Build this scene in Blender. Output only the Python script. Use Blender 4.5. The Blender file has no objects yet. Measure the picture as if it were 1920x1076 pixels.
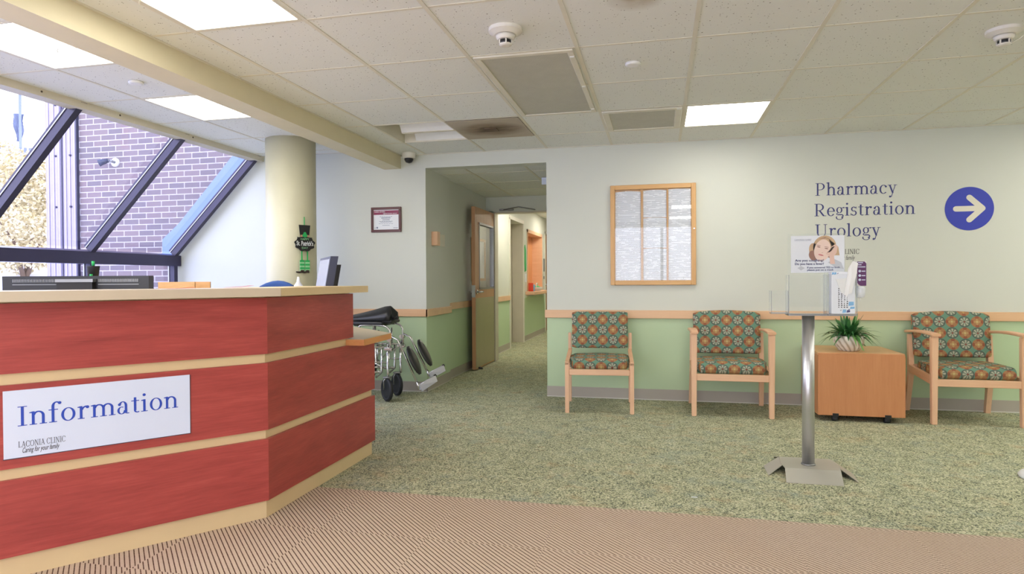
import bpy, bmesh, math, random
from mathutils import Vector, Matrix
random.seed(7)
S = bpy.context.scene
COL = S.collection
PI = math.pi

# ------------------------------------------------------------------ helpers
def lin(c):
    c = c / 255.0
    return c / 12.92 if c <= 0.04045 else ((c + 0.055) / 1.055) ** 2.4
def rgb(r, g, b): return (lin(r), lin(g), lin(b), 1.0)

class NT:
    def __init__(s, name):
        s.m = bpy.data.materials.new(name); s.m.use_nodes = True
        s.t = s.m.node_tree; s.t.nodes.clear()
        s.out = s.t.nodes.new('ShaderNodeOutputMaterial')
    def n(s, typ, ins=None, **props):
        nd = s.t.nodes.new('ShaderNode' + typ)
        for k, v in props.items(): setattr(nd, k, v)
        for k, v in (ins or {}).items(): s.put(nd, k, v)
        return nd
    def put(s, nd, k, v):
        sock = nd.inputs[k]
        if isinstance(v, bpy.types.NodeSocket): s.t.links.new(v, sock)
        elif v is not None: sock.default_value = v
    def math(s, op, a, b=0.0, c=None):
        nd = s.n('Math', {0: a, 1: b}, operation=op)
        if c is not None: s.put(nd, 2, c)
        return nd.outputs[0]
    def ramp(s, fac, stops, interp='LINEAR'):
        nd = s.n('ValToRGB', {0: fac}); nd.color_ramp.interpolation = interp
        el = nd.color_ramp.elements
        while len(el) < len(stops): el.new(0.5)
        for e, (p, c) in zip(el, stops): e.position = p; e.color = c
        return nd.outputs[0]
    def mix(s, fac, a, b, blend='MIX'):
        nd = s.n('Mix', data_type='RGBA', blend_type=blend)
        s.put(nd, 0, fac); s.put(nd, 6, a); s.put(nd, 7, b)
        return nd.outputs[2]
    def coord(s, which='Object', scale=(1, 1, 1), rot=(0, 0, 0), loc=(0, 0, 0)):
        tc = s.n('TexCoord')
        mp = s.n('Mapping', {'Vector': tc.outputs[which], 'Scale': scale, 'Rotation': rot, 'Location': loc})
        return mp.outputs[0]
    def noise(s, vec, scale, detail=3, rough=0.5):
        return s.n('TexNoise', {'Vector': vec, 'Scale': scale, 'Detail': detail, 'Roughness': rough}).outputs[0]
    def bsdf(s, col, rough=0.5, metal=0.0, normal=None, spec=0.5, **kw):
        b = s.n('BsdfPrincipled', {'Base Color': col, 'Roughness': rough, 'Metallic': metal, 'Specular IOR Level': spec})
        if normal is not None: s.put(b, 'Normal', normal)
        for k, v in kw.items(): s.put(b, k.replace('_', ' '), v)
        s.t.links.new(b.outputs[0], s.out.inputs[0]); return s.m
    def bump(s, h, strength=0.2, dist=0.01):
        return s.n('Bump', {'Height': h, 'Strength': strength, 'Distance': dist}).outputs[0]

def plain(name, c, rough=0.5, metal=0.0, spec=0.5, var=0.06, vs=6.0, bump=0.0, bs=80.0):
    k = NT(name); v = k.coord()
    f = k.noise(v, vs)
    d = tuple(x * (1 - var) for x in c[:3]) + (1,); l = tuple(min(1, x * (1 + var)) for x in c[:3]) + (1,)
    col = k.mix(f, d, l)
    nb = k.bump(k.noise(v, bs), bump, 0.002) if bump else None
    return k.bsdf(col, rough, metal, nb, spec)

def wood(name, c, dark, axis='X', rough=0.42, scale=1.0, contrast=0.7):
    k = NT(name)
    st = {'X': (0.7, 9, 9), 'Y': (9, 0.7, 9), 'Z': (9, 9, 0.7)}[axis]
    v = k.coord(scale=tuple(x * scale for x in st))
    n1 = k.noise(v, 2.2, 5, 0.6); n2 = k.noise(v, 14.0, 3, 0.6)
    f = k.math('ADD', k.math('MULTIPLY', n1, 0.65), k.math('MULTIPLY', n2, 0.35))
    f = k.math('MULTIPLY', k.math('SUBTRACT', f, 0.5), 3.0 * contrast); f = k.math('ADD', f, 0.5)
    return k.bsdf(k.ramp(f, [(0.0, dark), (1.0, c)]), rough)

def emit(name, c, strength):
    k = NT(name)
    e = k.n('Emission', {'Color': c, 'Strength': strength})
    k.t.links.new(e.outputs[0], k.out.inputs[0]); return k.m

def clear(name, tint, gloss=0.08, milky=0.0, milk=(0.9, 0.92, 0.95, 1), rough=0.0):
    k = NT(name)
    t = k.n('BsdfTransparent', {'Color': tint})
    g = k.n('BsdfGlossy', {'Color': (1, 1, 1, 1), 'Roughness': rough})
    fc = k.n('LayerWeight', {'Blend': 0.5}).outputs['Facing']
    a = k.n('MixShader', {0: k.math('ADD', k.math('MULTIPLY', k.math('POWER', fc, 5.0), 0.7), gloss), 1: t.outputs[0], 2: g.outputs[0]})
    o = a
    if milky:
        d = k.n('BsdfDiffuse', {'Color': milk})
        o = k.n('MixShader', {0: milky, 1: a.outputs[0], 2: d.outputs[0]})
    k.t.links.new(o.outputs[0], k.out.inputs[0]); return k.m

# ---- geometry into a bmesh
def B(): return bmesh.new()
def box(bm, a, b, mi=0, bev=0.0, seg=2):
    x0, y0, z0 = [min(p, q) for p, q in zip(a, b)]; x1, y1, z1 = [max(p, q) for p, q in zip(a, b)]
    v = [bm.verts.new(p) for p in ((x0, y0, z0), (x1, y0, z0), (x1, y1, z0), (x0, y1, z0), (x0, y0, z1), (x1, y0, z1), (x1, y1, z1), (x0, y1, z1))]
    fs = [bm.faces.new([v[i] for i in q]) for q in ((0, 3, 2, 1), (4, 5, 6, 7), (0, 1, 5, 4), (1, 2, 6, 5), (2, 3, 7, 6), (3, 0, 4, 7))]
    for f in fs: f.material_index = mi
    if bev:
        es = list({e for f in fs for e in f.edges})
        r = bmesh.ops.bevel(bm, geom=es, offset=bev, segments=seg, affect='EDGES', profile=0.5)
        for f in r['faces']: f.material_index = mi; f.smooth = True
    return v
def prism(bm, poly, d, mi=0):
    """extrude the 3D polygon by the vector d"""
    d = Vector(d); A = [bm.verts.new(Vector(p)) for p in poly]; Bv = [bm.verts.new(Vector(p) + d) for p in poly]
    n = len(poly); fs = [bm.faces.new(A[::-1]), bm.faces.new(Bv)]
    for i in range(n): fs.append(bm.faces.new((A[i], A[(i + 1) % n], Bv[(i + 1) % n], Bv[i])))
    for f in fs: f.material_index = mi
    return fs
def zprism(bm, poly, z0, z1, mi=0): return prism(bm, [(x, y, z0) for x, y in poly], (0, 0, z1 - z0), mi)
def tube(bm, pts, r, n=10, mi=0, closed=False, cap=True):
    pts = [Vector(p) for p in pts]; rings = []; N = len(pts)
    rr = r if isinstance(r, (list, tuple)) else [r] * N
    up = None
    for i, p in enumerate(pts):
        if closed: t = pts[(i + 1) % N] - pts[i - 1]
        else: t = pts[min(i + 1, N - 1)] - pts[max(i - 1, 0)]
        t.normalize()
        if up is None: up = Vector((0, 0, 1)) if abs(t.z) < 0.9 else Vector((0, 1, 0))
        u = up - t * up.dot(t)
        if u.length < 1e-4: u = Vector((1, 0, 0)) - t * t.x
        u.normalize(); w = t.cross(u); up = u
        rings.append([bm.verts.new(p + (u * math.cos(2 * PI * k / n) + w * math.sin(2 * PI * k / n)) * rr[i]) for k in range(n)])
    for i in range(N if closed else N - 1):
        a, b = rings[i], rings[(i + 1) % N]
        for k in range(n):
            f = bm.faces.new((a[k], a[(k + 1) % n], b[(k + 1) % n], b[k])); f.smooth = True; f.material_index = mi
    if cap and not closed:
        for ring, rev in ((rings[0], True), (rings[-1], False)):
            f = bm.faces.new(ring[::-1] if rev else ring); f.material_index = mi
def cyl(bm, a, b, r, n=20, mi=0): tube(bm, [a, b], r, n, mi)
def smoothpath(pts, k=6):
    P = [Vector(p) for p in pts]; out = []
    for i in range(len(P) - 1):
        p0, p1, p2, p3 = P[max(i - 1, 0)], P[i], P[i + 1], P[min(i + 2, len(P) - 1)]
        for j in range(k):
            t = j / k
            out.append(0.5 * ((2 * p1) + (p2 - p0) * t + (2 * p0 - 5 * p1 + 4 * p2 - p3) * t * t + (3 * p1 - p0 - 3 * p2 + p3) * t ** 3))
    out.append(P[-1]); return out
def lathe(bm, c, prof, n=32, mi=0, wob=None):
    c = Vector(c); rings = []
    for r, z in prof:
        rings.append([bm.verts.new(c + Vector(((r + (wob(k / n, z) if wob else 0)) * math.cos(2 * PI * k / n), (r + (wob(k / n, z) if wob else 0)) * math.sin(2 * PI * k / n), z))) for k in range(n)])
    for q, (a, b) in enumerate(zip(rings, rings[1:])):
        if prof[q] == prof[q + 1]: continue      # a repeated profile point makes a crisp edge
        for k in range(n):
            f = bm.faces.new((a[k], a[(k + 1) % n], b[(k + 1) % n], b[k])); f.smooth = True; f.material_index = mi
    for ring, rev in ((rings[0], True), (rings[-1], False)):
        f = bm.faces.new(ring[::-1] if rev else ring); f.material_index = mi
def rrect(y0, y1, z0, z1, r, k=4):
    out = []
    r = min(r, abs(y1 - y0) / 2 - 1e-4, abs(z1 - z0) / 2 - 1e-4)
    for cy, cz, a0 in ((y1 - r, z1 - r, 0), (y0 + r, z1 - r, 90), (y0 + r, z0 + r, 180), (y1 - r, z0 + r, 270)):
        for j in range(k + 1):
            a = math.radians(a0 + 90 * j / k); out.append((cy + r * math.cos(a), cz + r * math.sin(a)))
    return out
def loft(bm, loops, mi=0):
    rings = [[bm.verts.new(p) for p in L] for L in loops]
    n = len(rings[0])
    for a, b in zip(rings, rings[1:]):
        for k in range(n):
            f = bm.faces.new((a[k], a[(k + 1) % n], b[(k + 1) % n], b[k])); f.smooth = True; f.material_index = mi
    for ring, rev in ((rings[0], True), (rings[-1], False)):
        f = bm.faces.new(ring[::-1] if rev else ring); f.smooth = False; f.material_index = mi
def disc(bm, c, r, nrm, d, n=32, mi=0):
    nrm = Vector(nrm).normalized(); u = Vector((0, 0, 1)) if abs(nrm.z) < 0.9 else Vector((1, 0, 0))
    u = (u - nrm * u.dot(nrm)).normalized(); w = nrm.cross(u)
    prism(bm, [Vector(c) + (u * math.sin(2 * PI * k / n) + w * math.cos(2 * PI * k / n)) * r for k in range(n)], nrm * d, mi)

def obj(name, bm, mats, parent=None, rotz=0.0, uv=None):
    """link bm as one mesh object; vertices are in world space (or in the frame of a rotated parent when parent['local'])"""
    bmesh.ops.recalc_face_normals(bm, faces=bm.faces[:])
    local = bool(parent and parent.get('_local'))
    if parent:
        base = Vector((0, 0, 0)) if local else Vector(parent['_w'])
        base_w = base
    else:
        xs = [v.co.x for v in bm.verts]; ys = [v.co.y for v in bm.verts]; zs = [v.co.z for v in bm.verts]
        base = Vector(((min(xs) + max(xs)) / 2, (min(ys) + max(ys)) / 2, min(zs)))
    bm.transform(Matrix.Translation(-base))
    if rotz: bm.transform(Matrix.Rotation(-rotz, 4, 'Z'))
    if uv: uvmap(bm, uv)
    me = bpy.data.meshes.new(name); bm.to_mesh(me); bm.free()
    for m in (mats if isinstance(mats, (list, tuple)) else [mats]): me.materials.append(m)
    o = bpy.data.objects.new(name, me); COL.objects.link(o)
    if parent:
        o.parent = parent; o['_w'] = tuple(base); 
        if local: o['_local'] = 1
    else:
        o.location = base; o['_w'] = tuple(base)
    if rotz: o.rotation_euler.z = rotz
    return o
def uvmap(bm, fn):
    L = bm.loops.layers.uv.new('UVMap')
    for f in bm.faces:
        for l in f.loops: l[L].uv = fn(l.vert.co, f.normal)
def tag(o, label, cat=None, group=None):
    o['label'] = label
    if cat: o['category'] = cat
    if group: o['group'] = group
    return o
def thing(name, label, cat, loc=(0, 0, 0), rotz=0.0, group=None, local=False):
    o = bpy.data.objects.new(name, None); COL.objects.link(o); o.empty_display_size = 0.1
    o.location = loc; o.rotation_euler.z = rotz; o['_w'] = tuple(loc)
    if local: o['_local'] = 1
    return tag(o, label, cat, group)
def struct(name, bm, mats, parent=None):
    o = obj(name, bm, mats, parent); o['kind'] = 'structure'; return o
def dup(root, loc, rotz, label):
    r = root.copy(); COL.objects.link(r); r.location = loc; r.rotation_euler.z = rotz; r['label'] = label
    for ch in list(root.children):
        c = ch.copy(); COL.objects.link(c); c.parent = r
        for g in list(ch.children):
            d = g.copy(); COL.objects.link(d); d.parent = c
    return r

# ---- lettering. fr = (origin, right, up, normal): flat frame on a surface
def place(bm, fr, sx=1, sy=None, ox=0, oy=0):
    o, r, u, n = [Vector(x) for x in fr]; sy = sx if sy is None else sy
    for v in bm.verts: v.co = o + r * (v.co.x * sx + ox) + u * (v.co.y * sy + oy) + n * v.co.z
def sans(txt, fr, width=None, height=0.02, ox=0, oy=0, bold=0.0, shear=0.0, thick=0.0006, align='L', into=None):
    c = bpy.data.curves.new('lettering', 'FONT'); c.body = txt; c.size = 1.0; c.resolution_u = 3; c.offset = bold; c.shear = shear
    o = bpy.data.objects.new('lettering', c); COL.objects.link(o)
    dg = bpy.context.evaluated_depsgraph_get(); dg.update()
    me = bpy.data.meshes.new_from_object(o.evaluated_get(dg)); bpy.data.objects.remove(o); bpy.data.curves.remove(c)
    bm = B(); bm.from_mesh(me); bpy.data.meshes.remove(me)
    x0 = min(v.co.x for v in bm.verts); x1 = max(v.co.x for v in bm.verts)
    sy = height / 0.72; sx = width / (x1 - x0) if width else sy
    off = -x0 * sx + ox - (((x1 - x0) * sx / 2) if align == 'C' else 0)
    place(bm, fr, sx, sy, off, oy)
    n = Vector(fr[3]) * thick
    g = bmesh.ops.extrude_face_region(bm, geom=bm.faces[:])
    for v in [e for e in g['geom'] if isinstance(e, bmesh.types.BMVert)]: v.co += n
    if into is None: return bm
    tmp = bpy.data.meshes.new('t'); bm.to_mesh(tmp); bm.free(); into.from_mesh(tmp); bpy.data.meshes.remove(tmp); return into

def G_box(P, x0, y0, x1, y1): P.append([(x0, y0), (x1, y0), (x1, y1), (x0, y1)])
def G_ser(P, xc, y, w=0.19, h=0.026, up=True): G_box(P, xc - w / 2, y if up else y - h, xc + w / 2, y + h if up else y)
def G_arc(P, cx, cy, rx, ry, tx, ty, a0, a1, n=22):
    """elliptic band; tx = stroke width at the sides, ty at top and bottom"""
    for i in range(n):
        q = []
        for a, k in ((a0 + (a1 - a0) * i / n, 0), (a0 + (a1 - a0) * (i + 1) / n, 0), (a0 + (a1 - a0) * (i + 1) / n, 1), (a0 + (a1 - a0) * i / n, 1)):
            a = math.radians(a)
            q.append((cx + (rx - k * tx) * math.cos(a), cy + (ry - k * ty) * math.sin(a)))
        P.append(q)
def G_dot(P, cx, cy, r): P.append([(cx + r * math.cos(2 * PI * k / 16), cy + r * math.sin(2 * PI * k / 16)) for k in range(16)])
def G_dia(P, x0, y0, x1, y1, w): P.append([(x0 - w / 2, y0), (x0 + w / 2, y0), (x1 + w / 2, y1), (x1 - w / 2, y1)])
XH, CAP, ASC, ST = 0.45, 0.66, 0.69, 0.078
def G_flag(P, x, y): P.append([(x - 0.075, y - 0.045), (x - 0.075, y - 0.02), (x + 0.02, y), (x + 0.02, y - 0.06)])
def glyph(ch):
    P = []; s = ST
    if ch == 'I':
        G_box(P, .11, 0, .11 + s, CAP); G_ser(P, .15, 0, .25); G_ser(P, .15, CAP, .25, up=False); return P, .30
    if ch == 'l':
        G_box(P, .08, 0, .08 + s, ASC); G_ser(P, .12, 0, .21); G_flag(P, .09, ASC); return P, .25
    if ch == 'i':
        G_box(P, .08, 0, .08 + s, XH); G_ser(P, .12, 0, .21); G_flag(P, .09, XH); G_dot(P, .115, .62, .052); return P, .25
    if ch in 'nhmr':
        G_box(P, .08, 0, .08 + s, ASC if ch == 'h' else XH); G_ser(P, .12, 0, .2); G_flag(P, .09, ASC if ch == 'h' else XH)
        if ch == 'r':
            G_arc(P, .27, .31, .14, .145, .05, .05, 80, 175); G_dot(P, .305, .405, .052); return P, .37
        for k in range(2 if ch == 'm' else 1):
            x = .08 + k * .26
            G_arc(P, x + s + .10, .29, .17, .165, s, .045, 0, 165); G_box(P, x + .27, 0, x + .27 + s * .99, .29); G_ser(P, x + .31, 0, .2)
        return P, (.76 if ch == 'm' else .50)
    if ch == 'o': G_arc(P, .23, .225, .2, .235, s, .028, 0, 360, 36); return P, .46
    if ch == 'e':
        G_arc(P, .22, .225, .19, .235, s, .03, 0, 325, 34); G_box(P, .07, .225, .40, .255); return P, .42
    if ch == 'c':
        G_arc(P, .22, .225, .19, .235, s, .03, 48, 318, 30); G_dot(P, .335, .365, .048); return P, .41
    if ch == 'a':
        G_box(P, .26, .05, .26 + s, .30); G_arc(P, .20, .30, .137, .16, s, .03, 0, 150); G_dot(P, .10, .35, .05)
        G_arc(P, .165, .13, .135, .14, s * .9, .026, 60, 360, 26); G_arc(P, .36, .055, .1, .055, .05, .03, 180, 300); return P, .43
    if ch == 't':
        G_box(P, .10, .08, .10 + s, .56); G_box(P, .02, XH - .03, .27, XH); G_arc(P, .21, .09, .11, .10, .06, .035, 180, 310); return P, .30
    if ch == 's':
        G_arc(P, .17, .335, .125, .125, .06, .035, 30, 270); G_arc(P, .17, .125, .14, .135, .06, .035, -150, 90)
        G_dia(P, .035, .0, .035, .12, .025); G_dia(P, .285, .35, .285, .455, .025); return P, .35
    if ch == 'g':
        G_arc(P, .19, .30, .145, .16, .065, .026, 0, 360, 30); G_dot(P, .40, .425, .035); G_arc(P, .37, .36, .1, .08, .03, .03, 60, 170)
        G_arc(P, .13, .095, .085, .065, .04, .03, 90, 270); G_box(P, .12, .03, .28, .085); G_arc(P, .28, -.01, .115, .095, .055, .05, -90, 90)
        G_arc(P, .20, -.09, .18, .12, .05, .03, 150, 362, 24); return P, .43
    if ch == 'y':
        G_dia(P, .24, .02, .09, XH, .078); G_dia(P, .17, -.17, .36, XH, .034); G_ser(P, .09, XH, .19, up=False); G_ser(P, .36, XH, .16, up=False)
        G_dot(P, .11, -.16, .05); G_dia(P, .13, -.19, .185, -.14, .05); return P, .45
    if ch == 'f':
        G_box(P, .10, 0, .10 + s, .56); G_ser(P, .14, 0, .22); G_box(P, .02, XH - .03, .28, XH); G_arc(P, .24, .55, .14, .16, s, .04, 45, 180); G_dot(P, .325, .655, .05); return P, .32
    if ch in 'PR':
        G_box(P, .09, 0, .09 + s, CAP); G_ser(P, .13, 0, .22); G_ser(P, .10, CAP, .16, up=False)
        G_arc(P, .26, .475, .22, .185, s, .028, -90, 90); G_box(P, .12, .632, .27, .66); G_box(P, .12, .29, .27, .318)
        if ch == 'R': G_dia(P, .48, .0, .27, .30, .09); G_ser(P, .52, 0, .15); return P, .59
        return P, .53
    if ch == 'U':
        G_box(P, .12, .22, .12 + s, CAP); G_ser(P, .16, CAP, .24, up=False); G_box(P, .52, .22, .552, CAP); G_ser(P, .535, CAP, .18, up=False)
        G_arc(P, .336, .22, .216, .235, s, .04, 180, 270, 12); G_arc(P, .336, .22, .216, .235, .032, .04, 270, 360, 12); return P, .68
    if ch == 'L':
        G_box(P, .09, 0, .09 + s, CAP); G_ser(P, .13, CAP, .22, up=False); G_box(P, .03, 0, .46, .03); G_dia(P, .45, 0, .46, .15, .03); return P, .50
    if ch == 'A':
        G_dia(P, .54, 0, .32, CAP, .088); G_dia(P, .10, 0, .32, CAP, .034); G_ser(P, .10, 0, .19); G_ser(P, .54, 0, .2); G_box(P, .17, .21, .48, .24); return P, .64
    if ch == 'C':
        G_arc(P, .36, .33, .32, .345, s, .03, 38, 325, 34); G_dia(P, .60, .46, .60, .65, .03); return P, .66
    if ch == 'O': G_arc(P, .36, .33, .33, .345, s, .028, 0, 360, 40); return P, .72
    if ch == 'N':
        G_box(P, .12, 0, .152, CAP); G_ser(P, .136, 0, .18); G_box(P, .56, 0, .592, CAP); G_ser(P, .576, CAP, .18, up=False); G_dia(P, .56, 0, .14, CAP, .09); G_ser(P, .11, CAP, .13, up=False); return P, .70
    return P, .24
def serif(txt, fr, width, cap, ox=0, oy=0, thick=0.0008, into=None):
    polys = []; x = 0
    for ch in txt:
        P, adv = glyph(ch)
        for q in P: polys.append([(px + x, py) for px, py in q])
        x += adv + 0.015
    x0 = min(p[0] for q in polys for p in q); x1 = max(p[0] for q in polys for p in q)
    sx = width / (x1 - x0); sy = cap / CAP
    bm = into or B(); o, r, u, n = [Vector(v) for v in fr]
    for i, q in enumerate(polys):
        prism(bm, [o + r * ((px - x0) * sx + ox) + u * (py * sy + oy) for px, py in q], n * (thick + 2.5e-5 * (i % 9)))
    return bm
def quad(bm, fr, x0, y0, x1, y1, d=0.0006, mi=0, lift=0.0):
    o, r, u, n = [Vector(v) for v in fr]
    prism(bm, [o + r * a + u * b + n * lift for a, b in ((x0, y0), (x1, y0), (x1, y1), (x0, y1))], n * d, mi)
def poly2(bm, fr, pts, d=0.0006, mi=0, lift=0.0):
    o, r, u, n = [Vector(v) for v in fr]
    prism(bm, [o + r * a + u * b + n * lift for a, b in pts], n * d, mi)
def ell(cx, cy, rx, ry, n=28, a0=0, a1=360, rot=0):
    c, s = math.cos(math.radians(rot)), math.sin(math.radians(rot)); out = []
    for k in range(n):
        a = math.radians(a0 + (a1 - a0) * k / (n if abs(a1 - a0) == 360 else n - 1))
        x, y = rx * math.cos(a), ry * math.sin(a); out.append((cx + c * x - s * y, cy + s * x + c * y))
    return out

# ------------------------------------------------------------------ materials
def m_wall():
    k = NT('wall_paint'); v = k.coord()
    return k.bsdf(k.mix(k.noise(v, 1.5), rgb(207, 209, 197), rgb(213, 215, 204)), 0.55, normal=k.bump(k.noise(v, 160), 0.06, 0.002))
def m_green():
    k = NT('green_paint'); v = k.coord()
    return k.bsdf(k.mix(k.noise(v, 1.5), rgb(184, 206, 166), rgb(192, 213, 174)), 0.5, normal=k.bump(k.noise(v, 160), 0.06, 0.002))
def m_tile():
    k = NT('ceiling_tile'); v = k.coord()
    vo = k.n('TexVoronoi', {'Vector': v, 'Scale': 60.0}); sz = k.noise(v, 40)
    dot = k.math('LESS_THAN', vo.outputs['Distance'], k.math('MULTIPLY', k.math('POWER', sz, 2.0), 0.55))
    keep = k.math('GREATER_THAN', k.n('SeparateColor', {0: vo.outputs['Color']}).outputs[0], 0.45)
    f = k.math('MULTIPLY', dot, keep)
    base = k.mix(k.noise(v, 0.8), rgb(226, 227, 220), rgb(233, 234, 228))
    # water stain above the middle of the lobby
    ge = k.n('NewGeometry'); sub = k.n('VectorMath', {0: ge.outputs['Position'], 1: (-0.10, 2.93, 2.37)}, operation='SUBTRACT')
    ln = k.n('VectorMath', {0: sub.outputs[0]}, operation='LENGTH').outputs['Value']
    st = k.math('MULTIPLY', k.math('SUBTRACT', 1.0, k.math('MULTIPLY', ln, 7.0)), k.noise(v, 9)); st = k.math('MAXIMUM', st, 0.0)
    base = k.mix(k.math('MINIMUM', k.math('MULTIPLY', st, 1.3), 0.7), base, rgb(150, 125, 80))
    return k.bsdf(k.mix(k.math('MULTIPLY', f, 0.9), base, rgb(110, 102, 90)), 0.9, normal=k.bump(k.noise(v, 90), 0.25, 0.003))
def m_carpet():
    k = NT('green_carpet'); v = k.coord()
    c1 = k.n('TexVoronoi', {'Vector': v, 'Scale': 170.0}).outputs['Color']
    r = k.n('SeparateColor', {0: c1}).outputs[0]
    big = k.noise(v, 9.0, 4, 0.65)
    f = k.math('ADD', k.math('MULTIPLY', r, 0.85), k.math('MULTIPLY', k.math('SUBTRACT', big, 0.5), 0.5))
    col = k.ramp(f, [(0.0, rgb(80, 84, 74)), (0.25, rgb(136, 140, 116)), (0.45, rgb(174, 176, 142)), (0.65, rgb(196, 196, 160)), (0.82, rgb(212, 210, 180)), (1.0, rgb(232, 228, 204))])
    hue = k.noise(v, 5.0, 4, 0.7)
    col = k.mix(k.math('MULTIPLY', k.math('MAXIMUM', k.math('SUBTRACT', hue, 0.52), 0.0), 2.0), col, rgb(132, 150, 146))
    hue2 = k.noise(k.coord(loc=(7, 3, 1)), 6.0, 4, 0.7)
    col = k.mix(k.math('MULTIPLY', k.math('MAXIMUM', k.math('SUBTRACT', hue2, 0.55), 0.0), 2.0), col, rgb(196, 160, 118))
    return k.bsdf(col, 0.95, normal=k.bump(r, 0.5, 0.004), spec=0.15)
def m_mat():
    k = NT('ribbed_mat_carpet')
    ge = k.n('NewGeometry'); s = k.n('SeparateXYZ', {0: ge.outputs['Position']}); x, y = s.outputs[0], s.outputs[1]
    tx = k.math('FLOOR', k.math('DIVIDE', k.math('ADD', x, 1.5), 0.513)); ty = k.math('FLOOR', k.math('DIVIDE', k.math('SUBTRACT', y, 2.61), 0.513))
    ph = k.math('ADD', k.math('MULTIPLY', tx, 0.45), k.math('MULTIPLY', ty, 0.37))
    u = k.math('ADD', k.math('DIVIDE', k.math('ADD', x, y), 0.0246), ph)
    tri = k.math('ABSOLUTE', k.math('SUBTRACT', k.math('FRACT', u), 0.5))
    v = k.coord(); fuzz = k.noise(v, 140, 2); big = k.noise(v, 3.0, 3)
    t2 = k.math('ADD', tri, k.math('MULTIPLY', k.math('SUBTRACT', fuzz, 0.5), 0.16))
    rib = k.mix(fuzz, rgb(186, 166, 148), rgb(214, 196, 178)); rib = k.mix(k.math('MULTIPLY', big, 0.6), rib, rgb(198, 174, 148))
    col = k.ramp(t2, [(0.36, (1, 1, 1, 1)), (0.44, (0, 0, 0, 1))])
    out = k.mix(col, rgb(84, 58, 48), rib)
    return k.bsdf(out, 0.95, normal=k.bump(col, 0.6, 0.006), spec=0.15)
def m_fabric():
    k = NT('patterned_fabric')
    uv = k.n('UVMap'); s = k.n('SeparateXYZ', {0: uv.outputs[0]})
    P = 0.091
    u = k.math('DIVIDE', s.outputs[0], P); v = k.math('DIVIDE', s.outputs[1], P)
    cu, cv = k.math('FLOOR', u), k.math('FLOOR', v)
    fu = k.math('SUBTRACT', k.math('SUBTRACT', u, cu), 0.5); fv = k.math('SUBTRACT', k.math('SUBTRACT', v, cv), 0.5)
    r = k.math('SQRT', k.math('ADD', k.math('MULTIPLY', fu, fu), k.math('MULTIPLY', fv, fv)))
    th = k.math('ARCTAN2', fv, fu)
    odd = k.math('ABSOLUTE', k.math('MODULO', k.math('ADD', cu, cv), 2.0)); odd = k.math('GREATER_THAN', odd, 0.5)
    inC = k.math('LESS_THAN', r, 0.495)
    tn = k.n('TexCoord'); n1 = k.noise(tn.outputs['Object'], 220, 2)
    bg = k.mix(n1, rgb(96, 138, 116), rgb(118, 162, 138))
    # copper rosette: tan quadrants, red wedges, pale heart
    w4 = k.math('COSINE', k.math('MULTIPLY', th, 4.0)); w8 = k.math('COSINE', k.math('MULTIPLY', th, 8.0))
    cop = k.mix(k.math('MULTIPLY', k.math('GREATER_THAN', w4, 0.1), k.math('GREATER_THAN', r, 0.28)), rgb(172, 122, 82), rgb(158, 88, 64))
    cop = k.mix(k.math('LESS_THAN', r, k.math('ADD', 0.22, k.math('MULTIPLY', w4, 0.07))), cop, rgb(190, 150, 98))
    cop = k.mix(k.math('LESS_THAN', r, 0.08), cop, rgb(206, 190, 130))
    # dark ring with cream petals
    dk = k.mix(k.math('LESS_THAN', r, 0.41), rgb(80, 94, 90), rgb(112, 124, 108))
    pet = k.math('MULTIPLY', k.math('GREATER_THAN', w8, -0.1), k.math('GREATER_THAN', r, 0.10)); pet = k.math('MULTIPLY', pet, k.math('LESS_THAN', r, k.math('ADD', 0.33, k.math('MULTIPLY', w8, 0.07))))
    dk = k.mix(pet, dk, rgb(188, 184, 164)); dk = k.mix(k.math('LESS_THAN', r, 0.07), dk, rgb(150, 70, 62))
    c = k.mix(odd, cop, dk); c = k.mix(inC, bg, c)
    c = k.mix(k.math('MULTIPLY', n1, 0.42), c, rgb(98, 104, 86))
    return k.bsdf(c, 0.9, normal=k.bump(n1, 0.3, 0.002), spec=0.2)
def m_brick():
    k = NT('brown_brick')
    v = k.coord(rot=(PI / 2, 0, 0))
    b = k.n('TexBrick', {'Vector': v, 'Color1': rgb(130, 112, 110), 'Color2': rgb(106, 98, 102), 'Mortar': rgb(196, 190, 190), 'Scale': 1.0,
                         'Mortar Size': 0.0055, 'Mortar Smooth': 0.1, 'Bias': 0.0, 'Brick Width': 0.203, 'Row Height': 0.0655})
    c = k.mix(k.math('MULTIPLY', k.noise(v, 14), 0.6), b.outputs[0], rgb(120, 104, 110))
    return k.bsdf(c, 0.85, normal=k.bump(b.outputs[1], -0.4, 0.01))
def m_leaf(name, cs):
    k = NT(name); g = k.n('NewGeometry'); f = k.noise(k.coord(), 7, 3)
    ri = g.outputs['Random Per Island']
    f = k.math('ADD', k.math('MULTIPLY', f, 0.5), k.math('MULTIPLY', ri, 0.5))
    return k.bsdf(k.ramp(f, [(0.15, cs[0]), (0.5, cs[1]), (0.85, cs[2])]), 0.5)
def m_brushed():
    k = NT('brushed_steel'); v = k.coord(scale=(60, 60, 1)); n = k.noise(v, 6, 3)
    return k.bsdf(k.mix(n, rgb(190, 190, 190), rgb(216, 216, 218)), 0.36, 0.9, normal=k.bump(n, 0.08, 0.002))
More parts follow.
